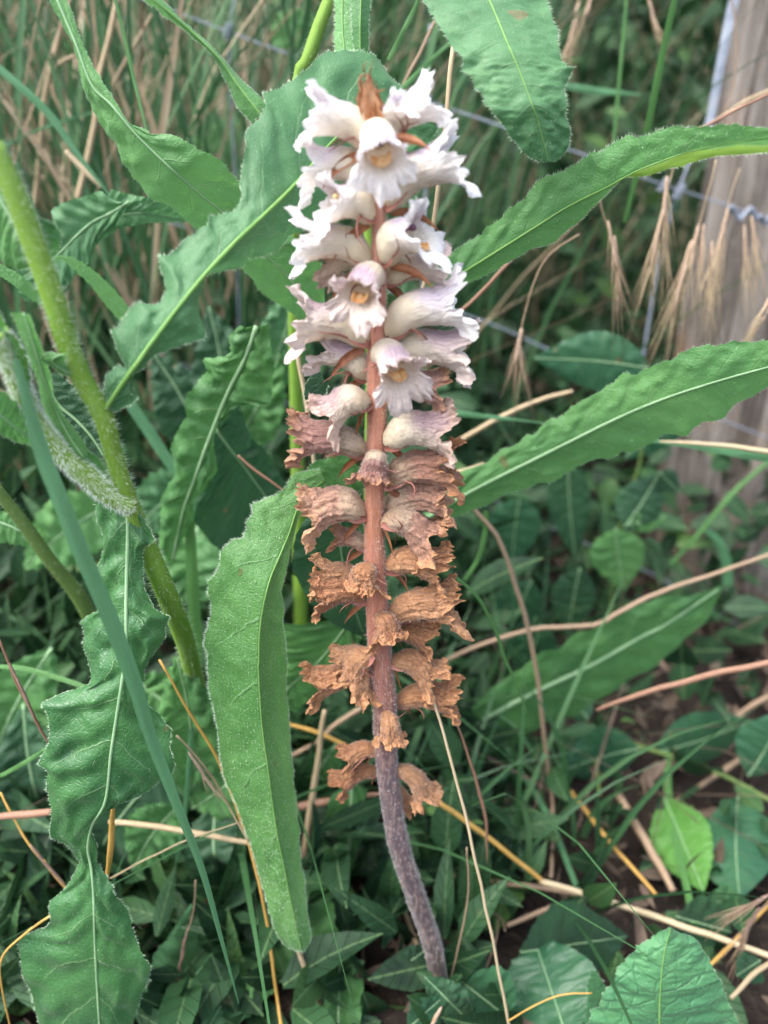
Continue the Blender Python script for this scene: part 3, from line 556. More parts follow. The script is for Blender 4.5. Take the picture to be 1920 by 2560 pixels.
# ------------------------------------------------------------------ other leaves, each plant a thing
def leafplant(name, label, foot, mat, leaves, cat='plant', stems=None, group=None):
    e = empty(name, at(*foot), label, cat, group)
    for st in (stems or []): stalk('stem', M['stem_d'], st, par=e)
    for i, (Lr, Mr, Rr, Y, kw) in enumerate(leaves): leaf('leaf', M[kw.pop('mat', mat)], Lr, Mr, Rr, Y, e, ns=kw.pop('ns', 60), nu=7, seed=40+i, **kw)
    return e
leafplant('broad_leafed_weed', 'dark green weed with long lobed leaf hanging between stem and tongue shaped leaf', (430, 1960, .45), 'leaf_a', [
    (c3((1250, 30), (1180, 90), (1200, 180), (1040, 210), (1085, 260), (960, 400), (975, 490), (930, 560), (885, 660), (915, 800), (830, 930), (835, 1050), (820, 1200), (880, 1260)), c3((1330, 30), (1270, 200), (1180, 380), (1075, 640), (1000, 850), (950, 990), (890, 1260)),
     c3((1390, 20), (1420, 250), (1400, 430), (1230, 440), (1140, 500), (1100, 640), (1130, 780), (1060, 880), (960, 970), (1010, 1000), (960, 1100), (900, 1250)), [.37, .375, .385, .40], dict(amp=.0035, ns=110, nveins=12, rib=(13, 6), hair=0, teeth=.0012)),
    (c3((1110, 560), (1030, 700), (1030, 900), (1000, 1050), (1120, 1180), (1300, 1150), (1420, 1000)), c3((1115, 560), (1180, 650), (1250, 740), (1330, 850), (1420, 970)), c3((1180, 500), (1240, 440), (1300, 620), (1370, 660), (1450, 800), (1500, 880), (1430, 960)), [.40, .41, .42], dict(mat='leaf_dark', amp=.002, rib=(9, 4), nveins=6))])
leafplant('broad_leafed_weed', 'bluish green ragged leaf weed behind the stem at the left', (230, 1500, .46), 'leaf_blue', [
    (c1((500, 1000), (440, 1030), (400, 1080), (395, 1130), (310, 1200), (270, 1290), (200, 1310), (100, 1300)), c1((560, 870), (480, 920), (400, 960), (330, 1020), (250, 1100), (100, 1200)), c1((500, 880), (440, 820), (400, 840), (310, 865), (210, 910), (240, 990), (120, 1030), (90, 1150)), [.42, .42, .43], dict(amp=.003, rib=(8, 4), nveins=8)),
    (c1((480, 820), (600, 850), (700, 860), (830, 930)), c1((420, 960), (520, 930), (640, 920), (800, 950)), c1((400, 990), (520, 985), (640, 960), (800, 960)), [.43, .43, .44], dict(amp=.002, rib=(5, 3)))])
leafplant('broad_leafed_weed', 'leaf shooting from the left of the brown flowers with pale midrib', (700, 1900, .42), 'leaf_a', [
    ([(700, 1560), (690, 1620), (720, 1650), (700, 1700), (740, 1740)], [(880, 1545), (840, 1600), (790, 1660), (720, 1720), (700, 1760)], [(900, 1600), (880, 1660), (860, 1700), (800, 1720), (740, 1780)], [.36, .365, .37], dict(amp=.002, rib=(7, 3))),
    ([(870, 1960), (820, 2000), (810, 2080), (770, 2140), (800, 2200), (760, 2260), (800, 2320), (770, 2400), (820, 2460), (800, 2560)], [(880, 1950), (876, 2050), (870, 2180), (855, 2300), (850, 2400), (845, 2580)], [(920, 1970), (900, 2040), (905, 2100), (870, 2200), (900, 2260), (915, 2320), (880, 2400), (910, 2440), (900, 2560)], [.36, .355, .35], dict(amp=.003, ns=90, rib=(9, 6), nveins=12)),
    ([(800, 1880), (740, 1900), (730, 1960), (760, 2000)], [(840, 1860), (800, 1920), (770, 1960), (765, 2010)], [(860, 1890), (840, 1960), (810, 2000), (770, 2015)], [.40, .40, .40], dict(amp=.002, rib=(5, 2)))])
A = []
for b_, t_, w_, y_, mt in [((130, 1620), (-40, 2000), 190, .40, 'leaf_a'), ((330, 1700), (90, 2030), 150, .40, 'leaf_soft'), ((330, 1690), (560, 1820), 150, .40, 'leaf_a'), ((60, 1760), (160, 2160), 180, .38, 'leaf_dark'), ((430, 1900), (190, 2250), 210, .36, 'leaf_dark')]:
    a_, m_, c_ = ov(b_, t_, w_, bend=.06); A.append((a_, m_, c_, [y_, y_-.01, y_], dict(mat=mt, amp=.004, rib=(9, 4), teeth=.002, tn=14, cup=.15)))
leafplant('glossy_rosette', 'glossy crumpled green rosette leaves low at the left edge', (150, 1900, .44), 'leaf_a', A)
A = []
for b_, t_, w_, y_, mt in [((560, 2300), (330, 2540), 170, .34, 'leaf_blue'), ((620, 2330), (500, 2600), 170, .33, 'leaf_blue'), ((640, 2200), (820, 2480), 230, .36, 'leaf_a'), ((480, 2120), (700, 2020), 160, .40, 'leaf_dark'), ((600, 2260), (420, 2080), 210, .40, 'leaf_a'), ((660, 2250), (640, 2520), 130, .345, 'leaf_soft')]:
    a_, m_, c_ = ov(b_, t_, w_, bend=-.05); A.append((a_, m_, c_, [y_+.01, y_, y_], dict(mat=mt, amp=.004, rib=(6, 3), teeth=.003, tn=12, cup=.1, nveins=5)))
leafplant('crinkled_weed', 'low weed with crinkled round green leaves at the bottom edge left of centre', (600, 2280, .37), 'leaf_a', A)
A = []
for b_, t_, w_, y_, mt in [((470, 2000), (440, 1640), 170, .33, 'leaf_a'), ((520, 1990), (600, 1690), 130, .35, 'leaf_gloss'), ((480, 2020), (620, 1900), 150, .34, 'leaf_soft'), ((450, 2010), (330, 2180), 140, .33, 'leaf_a'), ((540, 2010), (560, 2250), 150, .335, 'leaf_dark')]:
    a_, m_, c_ = ov(b_, t_, w_, bend=.06); A.append((a_, m_, c_, [y_+.02, y_, y_], dict(mat=mt, amp=.0035, rib=(8, 3), teeth=.0025, tn=12, cup=.1, nveins=7)))
leafplant('broad_leafed_weed', 'low cluster of toothed green leaves between big blade and tongue shaped leaf', (500, 2050, .38), 'leaf_a', A)
A = []
for b_, t_, w_, y_, mt in [((520, 1160), (380, 880), 150, .50, 'leaf_dark'), ((540, 1170), (700, 880), 140, .52, 'leaf_a'), ((500, 1200), (330, 1330), 150, .50, 'leaf_blue'), ((560, 1150), (520, 760), 150, .54, 'leaf_dark'), ((600, 1200), (720, 1420), 170, .48, 'leaf_dark'), ((300, 1240), (120, 980), 130, .50, 'leaf_a'), ((300, 1250), (60, 1420), 170, .48, 'leaf_soft'), ((500, 1300), (470, 1560), 150, .46, 'leaf_a'), ((640, 1000), (740, 700), 130, .52, 'leaf_blue')]:
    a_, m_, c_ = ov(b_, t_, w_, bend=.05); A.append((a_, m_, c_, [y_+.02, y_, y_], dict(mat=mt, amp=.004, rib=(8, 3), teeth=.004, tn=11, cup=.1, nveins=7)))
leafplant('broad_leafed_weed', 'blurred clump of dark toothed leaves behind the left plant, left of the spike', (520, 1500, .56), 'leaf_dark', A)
A = []
for b_, t_, w_, y_, mt in [((600, 560), (520, 420), 90, .85, 'leaf_bright'), ((590, 520), (400, 480), 110, .85, 'leaf_soft'), ((600, 560), (560, 650), 90, .84, 'leaf_soft'), ((480, 440), (470, 330), 90, .86, 'leaf_bright'), ((520, 380), (600, 300), 80, .86, 'leaf_soft'), ((760, 110), (700, 30), 120, .75, 'leaf_soft')]:
    a_, m_, c_ = ov(b_, t_, w_); A.append((a_, m_, c_, [y_], dict(mat=mt, amp=.003, rib=(4, 2), ns=30, teeth=.004, tn=8)))
leafplant('sapling', 'blurred light green bramble leaves beyond the wire fence, upper left', (560, 1100, .9), 'leaf_bright', A)
# narrow dark straps at left
leafplant('strap_leafed_weed', 'dark green arching strap leaf behind the hairy stem at left', (330, 900, .40), 'leaf_soft', [
    (c1((150, 1180), (250, 1100), (330, 1120), (420, 1180), (500, 1260), (560, 1330), (600, 1400)), c1((150, 1190), (260, 1108), (330, 1140), (410, 1210), (480, 1290), (550, 1380), (600, 1430)), c1((150, 1200), (265, 1115), (320, 1160), (390, 1230), (460, 1320), (530, 1400), (600, 1450)), [.38, .385, .39], dict(amp=.0005, rib=None)),
    (c1((0, 1160), (-20, 1180), (60, 1230), (130, 1290), (200, 1330)), c1((0, 1150), (40, 1190), (100, 1240), (200, 1320)), c1((-20, 1130), (60, 1170), (130, 1220), (200, 1310)), [.36, .36, .365], dict(amp=.0005, rib=None))])
# right: vine with ovate leaves
A = []
for b_, t_, w_, y_, mt in [((1640, 1880), (1880, 1800), 130, .47, 'leaf_ovate'), ((1600, 1870), (1400, 1930), 130, .46, 'leaf_ovate'), ((1845, 1990), (1850, 2250), 220, .42, 'leaf_ovate'), ((1870, 1940), (1960, 1780), 150, .44, 'leaf_ovate'),
                       ((1600, 1870), (1410, 1850), 70, .48, 'leaf_ovate'), ((1470, 1800), (1440, 1760), 60, .5, 'leaf_ovate')]:
    a_, m_, c_ = ov(b_, t_, w_, bend=.03); A.append((a_, m_, c_, [y_-.005, y_, y_+.006], dict(mat=mt, amp=.0012, rib=(4, 2), teeth=.0, cup=-.12, nveins=6)))
leafplant('leafy_vine', 'trailing vine with paired dark oval leaves on the lower right', (1500, 1990, .50), 'leaf_ovate', A, 'vine', [[(1440, 1815, .485, 9), (1480, 1828, .48, 10), (1610, 1868, .465, 11), (1720, 1905, .455, 11), (1828, 1948, .44, 11), (1960, 2020, .42, 11)], [(1500, 1990, .50, 8), (1490, 1900, .49, 8), (1480, 1828, .48, 8)]])
A = []
for b_, t_, w_, y_, mt in [((1625, 920), (1330, 895), 150, .55, 'leaf_ovate'), ((1540, 1320), (1560, 1480), 140, .58, 'leaf_soft'), ((1560, 1320), (1650, 1180), 120, .58, 'leaf_dark'), ((1570, 1310), (1670, 1290), 60, .58, 'leaf_soft'), ((1420, 1150), (1440, 1400), 110, .6, 'leaf_dark'), ((1300, 1240), (1280, 1420), 130, .6, 'leaf_ovate'), ((1330, 1450), (1250, 1640), 120, .58, 'leaf_ovate'), ((1450, 1420), (1420, 1600), 110, .56, 'leaf_dark'), ((1650, 1180), (1700, 1230), 60, .58, 'leaf_dark'), ((1350, 1560), (1320, 1720), 120, .53, 'leaf_ovate'), ((1700, 1010), (1560, 1150), 130, .6, 'leaf_ovate')]:
    a_, m_, c_ = ov(b_, t_, w_, peak=.4, bend=.02); A.append((a_, m_, c_, [y_-.004, y_, y_+.004], dict(mat=mt, amp=.0015, rib=(4, 2), teeth=.0, cup=-.1, nveins=6)))
leafplant('leafy_vine', 'climbing vine with blurred oval green leaves between flower spike and post', (1500, 1640, .62), 'leaf_ovate', A, 'vine', [[(1500, 1640, .62, 8), (1530, 1500, .61, 8), (1545, 1330, .60, 8), (1600, 1150, .59, 8), (1640, 920, .57, 8)]])
A = []
for b_, t_, w_, y_, mt in [((1660, 1990), (1760, 2230), 150, .42, 'leaf_bright'), ((1770, 2250), (1860, 2260), 90, .40, 'leaf_blue'), ((1690, 2290), (1830, 2330), 150, .42, 'leaf_dark'), ((1300, 2380), (1570, 2340), 230, .36, 'leaf_dark'), ((1150, 2180), (1300, 2080), 130, .42, 'leaf_dark'), ((1420, 2600), (1330, 2330), 250, .37, 'leaf_ovate'), ((1280, 2020), (1310, 2180), 130, .42, 'leaf_dark'), ((1150, 2450), (1290, 2560), 190, .36, 'leaf_ovate'), ((1900, 2400), (1840, 2440), 90, .38, 'leaf_ovate'), ((1180, 2560), (1060, 2440), 100, .262, 'leaf_dark'), ((1020, 2570), (1110, 2490), 80, .258, 'leaf_ovate'), ((1000, 2420), (1085, 2360), 60, .29, 'leaf_dark'), ((1120, 2560), (1180, 2330), 150, .38, 'leaf_dark')]:
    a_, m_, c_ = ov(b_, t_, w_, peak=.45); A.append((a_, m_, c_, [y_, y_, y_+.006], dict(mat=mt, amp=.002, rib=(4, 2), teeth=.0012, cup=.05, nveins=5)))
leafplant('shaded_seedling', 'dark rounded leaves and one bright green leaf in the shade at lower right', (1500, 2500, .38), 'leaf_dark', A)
e = empty('mint_like_herb', at(1750, 2560, .27) - Vector((0, 0, .02)), 'crenate fresh green leaf tip poking up at the bottom right corner', 'herb')
leaf('leaf', M['leaf_mint'], c6((840, 1640), (880, 1560), (900, 1500), (935, 1470), (945, 1420), (990, 1390), (1000, 1340), (1030, 1300), (1060, 1265), (1085, 1225), (1130, 1200), (1190, 1160), (1235, 1138)), c6((1190, 1640), (1190, 1500), (1195, 1380), (1210, 1250), (1238, 1138)), c6((1570, 1640), (1540, 1570), (1500, 1490), (1470, 1430), (1460, 1380), (1420, 1320), (1400, 1270), (1370, 1230), (1350, 1190), (1300, 1170), (1260, 1150), (1242, 1138)), [.235, .24, .25], e, eo=(.004, .006), amp=.0014, ns=90, nu=12, teeth=.0009, tn=26, comb=1.0, rib=(5, 2), ribmat='midrib_green', hair=300, shair=400, hairlen=.0006, nveins=6, seed=70)
leaf('leaf', M['leaf_mint'], c6((860, 1600), (880, 1450), (880, 1380), (900, 1325)), c6((880, 1600), (910, 1450), (915, 1380), (905, 1325)), c6((900, 1600), (940, 1440), (960, 1400), (910, 1325)), [.26, .26, .26], e, amp=.001, ns=40, nu=5, teeth=.001, tn=8, rib=None, hair=80, seed=71)

# ------------------------------------------------------------------ grass blades and straws placed by hand
def sc(f, pts, Y, W):
    n = len(pts); P = f(*pts); ys = np.interp(np.linspace(0, 1, n), np.linspace(0, 1, len(Y)), Y); ws = np.interp(np.linspace(0, 1, n), np.linspace(0, 1, len(W)), W)
    return [(p[0], p[1], float(y), float(w)) for p, y, w in zip(P, ys, ws)]
ident = lambda *p: list(p)
ribbon('grass_blade', M['blade_b'], sc(ident, [(40, 900), (98, 1110), (145, 1235), (203, 1380), (270, 1533), (333, 1700), (376, 1839), (440, 2007), (503, 2169), (555, 2354), (597, 2510)], [.232, .225, .225, .23], [18, 38, 41, 41, 41, 38, 31, 24, 17, 10, 2]), 'long bluish green grass blade crossing the left side down to a point', 'grass blade', n=70, fold=.3)
GB = [
 ('blade_b', c1, [(-20, 280), (200, 480), (330, 660), (470, 840)], [.5, .5, .5], [18, 20, 14, 4], 'blue green grass blade slanting down from the left edge near the top'),
 ('blade_g', c1, [(495, -20), (560, 260), (600, 430), (632, 560)], [.44, .43], [9, 10, 8, 5], 'thin bright green grass stem upper left, ending at the big leaf'),
 ('blade_b', c1, [(0, 640), (120, 580), (250, 530), (420, 480)], [.6, .6], [7, 7, 5], 'faint bluish blade arching across the upper left stalks'),
 ('blade_g', c2, [(1260, -20), (1210, 200), (1170, 400), (1130, 590), (1090, 760), (1040, 960)], [.5, .52, .55], [15, 18, 16, 10], 'bright green grass stem rising left of the wooden post'),
 ('blade_g', c2, [(1050, -20), (1030, 200), (1010, 420), (990, 640)], [.6, .6], [9, 9, 8], 'dull green grass stem between hanging leaf and post'),
 ('blade_b', c2, [(780, 370), (900, 390), (1000, 400), (1110, 410)], [.65, .63], [16, 18, 12, 4], 'horizontal pale green blade tip right of the hanging leaf'),
 ('blade_g', c2, [(20, 260), (70, 160), (140, 20), (150, -30)], [.42, .42], [12, 12, 10], 'green grass blade just left of the hanging leaf at top'),
 ('blade_g', c2, [(60, 400), (160, 300), (270, 200), (440, 60)], [.46, .5], [12, 10, 6], 'slanting green blade behind the uppermost white flowers'),
 ('blade_b', c4, [(150, 400), (240, 418), (440, 440), (660, 466)], [.45, .44], [16, 16, 10, 3], 'blue green blade pointing right below the pale flowers'),
 ('blade_b', c4, [(1700, 622), (1500, 592), (1300, 562), (1120, 545)], [.44, .45, .46], [30, 26, 16, 5], 'green blade entering from the right edge under the big toothed leaf'),
 ('blade_b', c4, [(1480, 1200), (1470, 1080), (1430, 990), (1380, 950)], [.6, .6], [24, 22, 8], 'curved blurred green blade in front of the post base'),
 ('blade_g', c4, [(1659, 640), (1500, 780), (1350, 960), (1220, 1100)], [.6, .6], [10, 12, 10], 'diagonal green stem crossing in front of the wooden post'),
 ('blade_g', c4, [(390, 860), (380, 980), (350, 1080), (290, 1175)], [.42, .42], [12, 14, 8], 'green blade hooking downwards right of the withered flowers'),
 ('blade_b', c6, [(60, 730), (300, 600), (520, 480), (740, 340)], [.47, .49], [14, 16, 12], 'dark green blade crossing behind the lower flower stem to the right'),
 ('blade_b', c6, [(370, 180), (500, 340), (600, 480), (700, 640), (800, 880), (900, 1150)], [.48, .44, .42], [18, 16, 12], 'blurred green blade running down from the lower right leaf'),
 ('blade_g', c6, [(1230, 380), (1225, 520), (1240, 660), (1290, 880), (1340, 1120)], [.46, .44], [16, 22, 16], 'green blade standing behind the bright leaf at lower right'),
 ('blade_b', c5, [(835, -20), (830, 200), (815, 450), (790, 700), (730, 1000)], [.33, .33, .33], [10, 16, 12, 10, 2], 'upright dark blade between big blade and tongue shaped leaf'),
 ('blade_b', c5, [(830, 1040), (760, 1160), (700, 1260), (655, 1370)], [.31, .31], [8, 20, 18, 8], 'short pale green blade beside the tip of the big blade'),
 ('blade_g', c5, [(0, 485), (100, 430), (210, 360)], [.30, .30], [10, 11, 10], 'pale green leaf stalk reaching in from the left edge'),
 ('blade_g', c5, [(-20, 10), (100, 20), (250, 60), (390, 110), (520, 180)], [.33, .32], [10, 14, 12, 8], 'light green arching stalk behind the drooping lobed leaf'),
 ('blade_g', c5, [(630, 120), (720, 90), (850, 30)], [.36, .36], [10, 14, 12], 'light green stalk between two blades left of the tongue shaped leaf'),
 ('blade_g', c3, [(985, 950), (990, 1150), (1000, 1400), (1020, 1700), (1000, 1900)], [.40, .40], [12, 30, 30, 24], 'dark upright blade left of the tongue shaped leaf'),
 ('blade_b', c3, [(650, 400), (760, 560), (880, 740), (1000, 900)], [.46, .46], [26, 30, 20], 'blurred bluish blade behind the stem node'),
 ('blade_g', c4, [(240, 1150), (350, 1250), (430, 1400), (470, 1520), (520, 1630), (575, 1780)], [.33, .33], [8, 9, 7, 3], 'fine green to straw coloured stem right of the brown flowers'),
]
for m_, f_, p_, y_, w_, lb in GB: ribbon('grass_blade', M[m_], sc(f_, p_, y_, w_), lb, 'grass blade')
SB = [
 ('straw', ident, [(1140, 60), (1128, 150), (1110, 350), (1094, 480), (1072, 640), (1045, 790), (1015, 900), (1000, 980)], [.40, .37, .36], [13, 13, 12, 11], 'pale straw standing just right of the top white flowers'),
 ('straw_p', ident, [(735, 840), (745, 893), (759, 976), (774, 1074), (786, 1160), (800, 1260)], [.37, .365], [12, 12, 10], 'pale straw left of the spike at the fading flowers'),
 ('straw_r', ident, [(1120, 800), (1165, 768), (1290, 640), (1370, 583), (1510, 470), (1645, 376), (1770, 312), (1960, 215)], [.42, .42, .44, .46], [8, 12, 10, 7], 'reddish brown straw rising diagonally towards the post'),
 ('straw_y', c6, [(150, 540), (210, 580), (450, 750), (690, 940)], [.345, .34], [13, 13, 12], 'orange yellow straw below the lowest brown flower'),
 ('straw_p', c6, [(675, 940), (720, 950), (1000, 1035), (1300, 1135), (1720, 1280)], [.34, .33, .32], [15, 16, 15], 'thick pale straw running to the right edge'),
 ('straw_p', c6, [(195, 90), (290, 420), (370, 740), (440, 1050), (500, 1350), (560, 1650)], [.285, .265, .25], [7, 8, 7], 'thin pale straw hanging steeply right of the flower stem'),
 ('straw_d', c6, [(360, 790), (365, 950), (340, 1150), (290, 1350), (230, 1600)], [.29, .28], [4, 4, 3], 'hair thin brown stalk branching from the steep pale straw'),
 ('straw_r', c6, [(250, 60), (340, 330), (400, 520), (440, 680), (445, 860)], [.30, .30], [5, 6, 10, 2], 'narrow brown pointed sheath right of the flower stem'),
 ('straw_d', ident, [(1150, 1230), (1188, 1277), (1244, 1343), (1288, 1460), (1322, 1576), (1344, 1700), (1370, 1920), (1382, 2036), (1378, 2195)], [.42, .42, .42, .42], [9, 12, 11, 9], 'grey brown dead stem curving down right of the spike'),
 ('straw_r', c6, [(920, 200), (1080, 140), (1300, 75), (1500, 25), (1720, -15)], [.38, .37, .36], [8, 15, 17, 16], 'thick reddish brown twig entering at the right edge'),
 ('straw_d', c4, [(180, 1550), (300, 1490), (500, 1420), (650, 1388), (880, 1375), (1000, 1310), (1200, 1215), (1450, 1135), (1700, 1045)], [.45, .45, .46], [10, 12, 12, 10], 'long dull brown straw crossing behind the lower right leaf'),
 ('straw_p', c4, [(1740, 605), (1500, 572), (1300, 553), (1170, 548)], [.435, .445], [14, 12, 4], 'pale dry stalk lying along the blade at the right edge'),
 ('straw', c4, [(240, 560), (450, 440), (620, 365), (780, 320)], [.48, .48], [13, 14, 10], 'tan straw slanting behind the middle toothed leaf'),
 ('straw', c4, [(-50, 730), (240, 690), (380, 650)], [.43, .42], [12, 14, 10], 'short pale straw stub touching the middle toothed leaf'),
 ('straw_r', c5, [(-30, 665), (100, 650), (222, 640)], [.29, .29], [17, 20, 18], 'broad flattened reddish stalk at the left edge'),
 ('straw', c5, [(470, 680), (600, 692), (780, 722), (950, 750), (1090, 775)], [.31, .31], [13, 15, 15, 12], 'broad tan stalk running behind the big blade'),
 ('straw_y', c5, [(690, -20), (830, 230), (950, 430), (1050, 700), (1110, 900), (1150, 1100), (1220, 1600)], [.30, .29, .275], [6, 8, 8, 8], 'long orange brown straw passing behind the tongue shaped leaf'),
 ('straw', c5, [(1285, 1230), (1350, 1400), (1440, 1620)], [.28, .27], [10, 18, 16], 'tan straw below the tip of the tongue shaped leaf'),
 ('straw_y', c5, [(220, 1085), (100, 1170), (10, 1270), (8, 1400), (50, 1600)], [.25, .24], [7, 5, 4], 'thin orange stalk bent at the lower left corner'),
 ('straw_y', c5, [(492, 610), (478, 760), (462, 940)], [.262, .262], [10, 16, 10], 'orange dry stalk under the drooping lobed leaf'),
 ('straw', c5, [(480, 925), (760, 780), (1050, 678)], [.285, .28], [4, 4, 3], 'thin tan stem crossing the big blade nearly level'),
 ('straw', c5, [(1400, 200), (1375, 400), (1340, 640), (1305, 900), (1290, 1080)], [.36, .35], [12, 18, 16], 'upright tan straw just right of the tongue shaped leaf'),
 ('straw_d', c5, [(1580, 180), (1450, 260), (1380, 330), (1250, 400), (1150, 440)], [.40, .40], [14, 12, 8], 'dull straw slanting behind the lowest brown flowers'),
 ('straw_y', c5, [(1240, 260), (1380, 300), (1520, 370)], [.38, .38], [9, 11, 9], 'amber straw behind the lowest left brown flower'),
 ('straw_r', c5, [(1640, 560), (1500, 580), (1280, 620), (1120, 660)], [.37, .36], [10, 22, 18], 'frayed reddish stalk left of the grey flower stem'),
 ('straw_d', c6, [(-40, 870), (150, 880), (400, 930), (700, 970), (850, 1000)], [.42, .40], [10, 14, 10], 'dull brown stalk behind the base of the flower stem'),
 ('straw_d', c6, [(1010, 560), (1080, 680), (1180, 850), (1250, 980)], [.45, .43], [18, 22, 16], 'broad grey dead stalk in the shade at lower right'),
 ('straw_y', c6, [(760, 500), (860, 620), (1000, 800), (1180, 1000)], [.46, .42], [9, 11, 8], 'olive yellow stalk in the shade at lower right'),
 ('straw_d', c6, [(530, 1130), (700, 1060), (850, 1000)], [.39, .39], [12, 12, 6], 'short brown stalk joining the dull stalk at bottom centre'),
 ('straw_y', c6, [(1740, 950), (1600, 1100), (1500, 1210), (1400, 1310)], [.33, .33], [10, 12, 8], 'tan yellow stalk behind the crenate leaf at the right edge'),
 ('straw', c6, [(1700, 1270), (1600, 1340), (1500, 1440)], [.34, .34], [10, 13, 10], 'short tan stalk at the right edge beside the crenate leaf'),
 ('straw_d', c6, [(1700, 300), (1500, 440), (1250, 600)], [.50, .48], [14, 14, 10], 'grey straw slanting under the vine leaves'),
 ('straw_d', c6, [(1700, 120), (1560, 200), (1440, 330)], [.52, .52], [12, 12, 8], 'brown straw above the right vine leaf'),
 ('straw_r', c3, [(1235, 700), (1340, 790), (1480, 895)], [.36, .36], [6, 8, 5], 'fine red brown straw lying on the dark leaf left of the spike'),
 ('straw', c1, [(305, -20), (250, 180), (200, 400), (170, 700), (150, 900)], [.62, .62], [12, 15, 15], 'upright tan stalk far left behind the leaves'),
 ('straw_p', c1, [(285, 655), (360, 730), (440, 810)], [.55, .55], [12, 14, 8], 'broken pale straw piece at upper left'),
 ('straw', c1, [(510, -20), (470, 170), (430, 330), (405, 560), (370, 720), (335, 870)], [.60, .60], [14, 14, 16], 'tall tan stalk behind the upper left leaf'),
 ('straw', c1, [(655, 60), (590, 180), (480, 380), (430, 480)], [.62, .62], [7, 9, 7], 'slanting tan stalk behind the bright green stem'),
 ('straw', c1, [(330, 240), (240, 290), (230, 400), (290, 560), (300, 900)], [.64, .64], [9, 10, 8], 'bent tan stalk at the upper left'),
 ('straw_d', c2, [(220, 90), (160, 220), (60, 420)], [.5, .5], [8, 9, 7], 'dark brown straw by the top of the spike'),
 ('straw_d', c2, [(1500, -20), (1520, 130), (1515, 330), (1470, 500)], [.62, .62], [5, 5, 4], 'wiry brown stem hanging in front of the post'),
 ('straw', c2, [(1700, 370), (1560, 440), (1400, 540)], [.6, .6], [8, 8, 5], 'tan straw crossing the upper part of the post'),
 ('straw', c6, [(-30, 880), (60, 1000), (130, 1180), (230, 1480)], [.38, .38], [9, 13, 10], 'tan stalk beside the foot of the flower stem'),
]
for m_, f_, p_, y_, w_, lb in SB: stalk('straw', M[m_], sc(f_, p_, y_, w_), lb, 'straw')

# ------------------------------------------------------------------ brome seed heads
def spike(mb, a, d_, L, r):
    d_ = d_.normalized(); mb.tube([a + d_*L*t for t in (0, .15, .4, .7, 1)], [r*.3, r*.8, r, r*.7, r*.08], 6)
def brome(label, stem, spikes, mat='spikelet', thin='straw', cat='seed head', group='drooping brome seed heads'):
    """stem: polyline (px,py,Y,w); spikes: (x0,y0,x1,y1,Y,w px, awn px)"""
    e = empty('brome_head', at(*stem[0][:3]), label, cat, group)
    stalk('stem', M[thin], stem, par=e, n=24)
    for (x0, y0, x1, y1, Y, w, aw) in spikes:
        a = at(x0, y0, Y); b_ = at(x1, y1, Y - .004); dd = b_ - a; mb = MB(); r = w*.36*mpp(x0, y0, Y)
        for k in range(5):
            off = Vector((random.uniform(-1, 1), random.uniform(-1, 1), random.uniform(-1, 1)))*r*.5; spike(mb, a + dd*.13*k + off*.4, dd + off*dd.length*5, dd.length*.5, r*.62)
        o = mb.build('spikelet', M[mat], e); ab = MB()
        for k in range(11):
            off = Vector((random.uniform(-1, 1), random.uniform(-.6, .6), random.uniform(-1, 1)))
            s0 = a + dd*(.15+.075*k); q = s0 + (dd.normalized() + off*.24)*aw*mpp(x0, y0, Y); ab.tube([s0, s0.lerp(q, .5) + off*.0004, q], [.00028, .0002, .00008], 4)
        q = ab.build('awns', M[thin], None); parent_sub(q, o, e)
    return e
brome('tan long awned seed head hanging under the upper right leaf, beside a fence knot', [(1690, 400, .50, 4), (1676, 450, .50, 3), (1660, 500, .50, 3)], [(1668, 440, 1660, 560, .50, 24, 170), (1665, 480, 1640, 620, .50, 22, 180), (1668, 500, 1665, 640, .50, 22, 180), (1660, 520, 1625, 680, .495, 18, 170)])
brome('pinkish seed head hanging in front of the post below the fence knot', [(1790, 400, .52, 4), (1770, 480, .52, 3), (1735, 600, .52, 3), (1700, 700, .52, 3)], [(1745, 560, 1720, 690, .52, 26, 190), (1730, 600, 1690, 740, .52, 24, 190), (1715, 660, 1680, 790, .515, 22, 200), (1780, 600, 1775, 740, .52, 22, 170), (1760, 560, 1750, 700, .52, 20, 180)])
brome('tan seed head at the right edge in front of the wooden post', [(1850, 420, .55, 4), (1830, 480, .55, 3), (1810, 560, .55, 3)], [(1820, 520, 1790, 650, .55, 22, 190), (1808, 580, 1785, 720, .55, 24, 200), (1860, 560, 1870, 700, .55, 20, 170), (1880, 540, 1895, 660, .55, 20, 170)])
brome('slender seed head hanging on a curved stem below the upper right leaf', [(1500, 500, .47, 4), (1510, 540, .47, 3), (1530, 600, .47, 3)], [(1520, 550, 1545, 680, .47, 20, 150), (1535, 590, 1550, 740, .47, 20, 160)], thin='straw_d')
brome('single tan seed head on a long arched stem right of the pale flowers', [(1450, 585, .45, 4), (1370, 640, .45, 4), (1330, 720, .45, 4), (1305, 810, .45, 4), (1300, 860, .45, 4)], [(1303, 820, 1290, 910, .45, 26, 120), (1300, 850, 1305, 930, .45, 22, 120)], thin='straw_d')
brome('grey tan seed head near the top edge right of the hanging leaf', [(1455, -40, .65, 4), (1445, 20, .65, 3), (1435, 60, .65, 3)], [(1450, 0, 1430, 90, .65, 26, 110), (1440, 50, 1420, 130, .65, 24, 110), (1485, -20, 1460, 50, .65, 20, 90)])
brome('fine seed head near the top edge between two green stems', [(1610, -40, .65, 4), (1620, 0, .65, 3), (1630, 40, .65, 3)], [(1622, 0, 1645, 90, .65, 18, 100)])
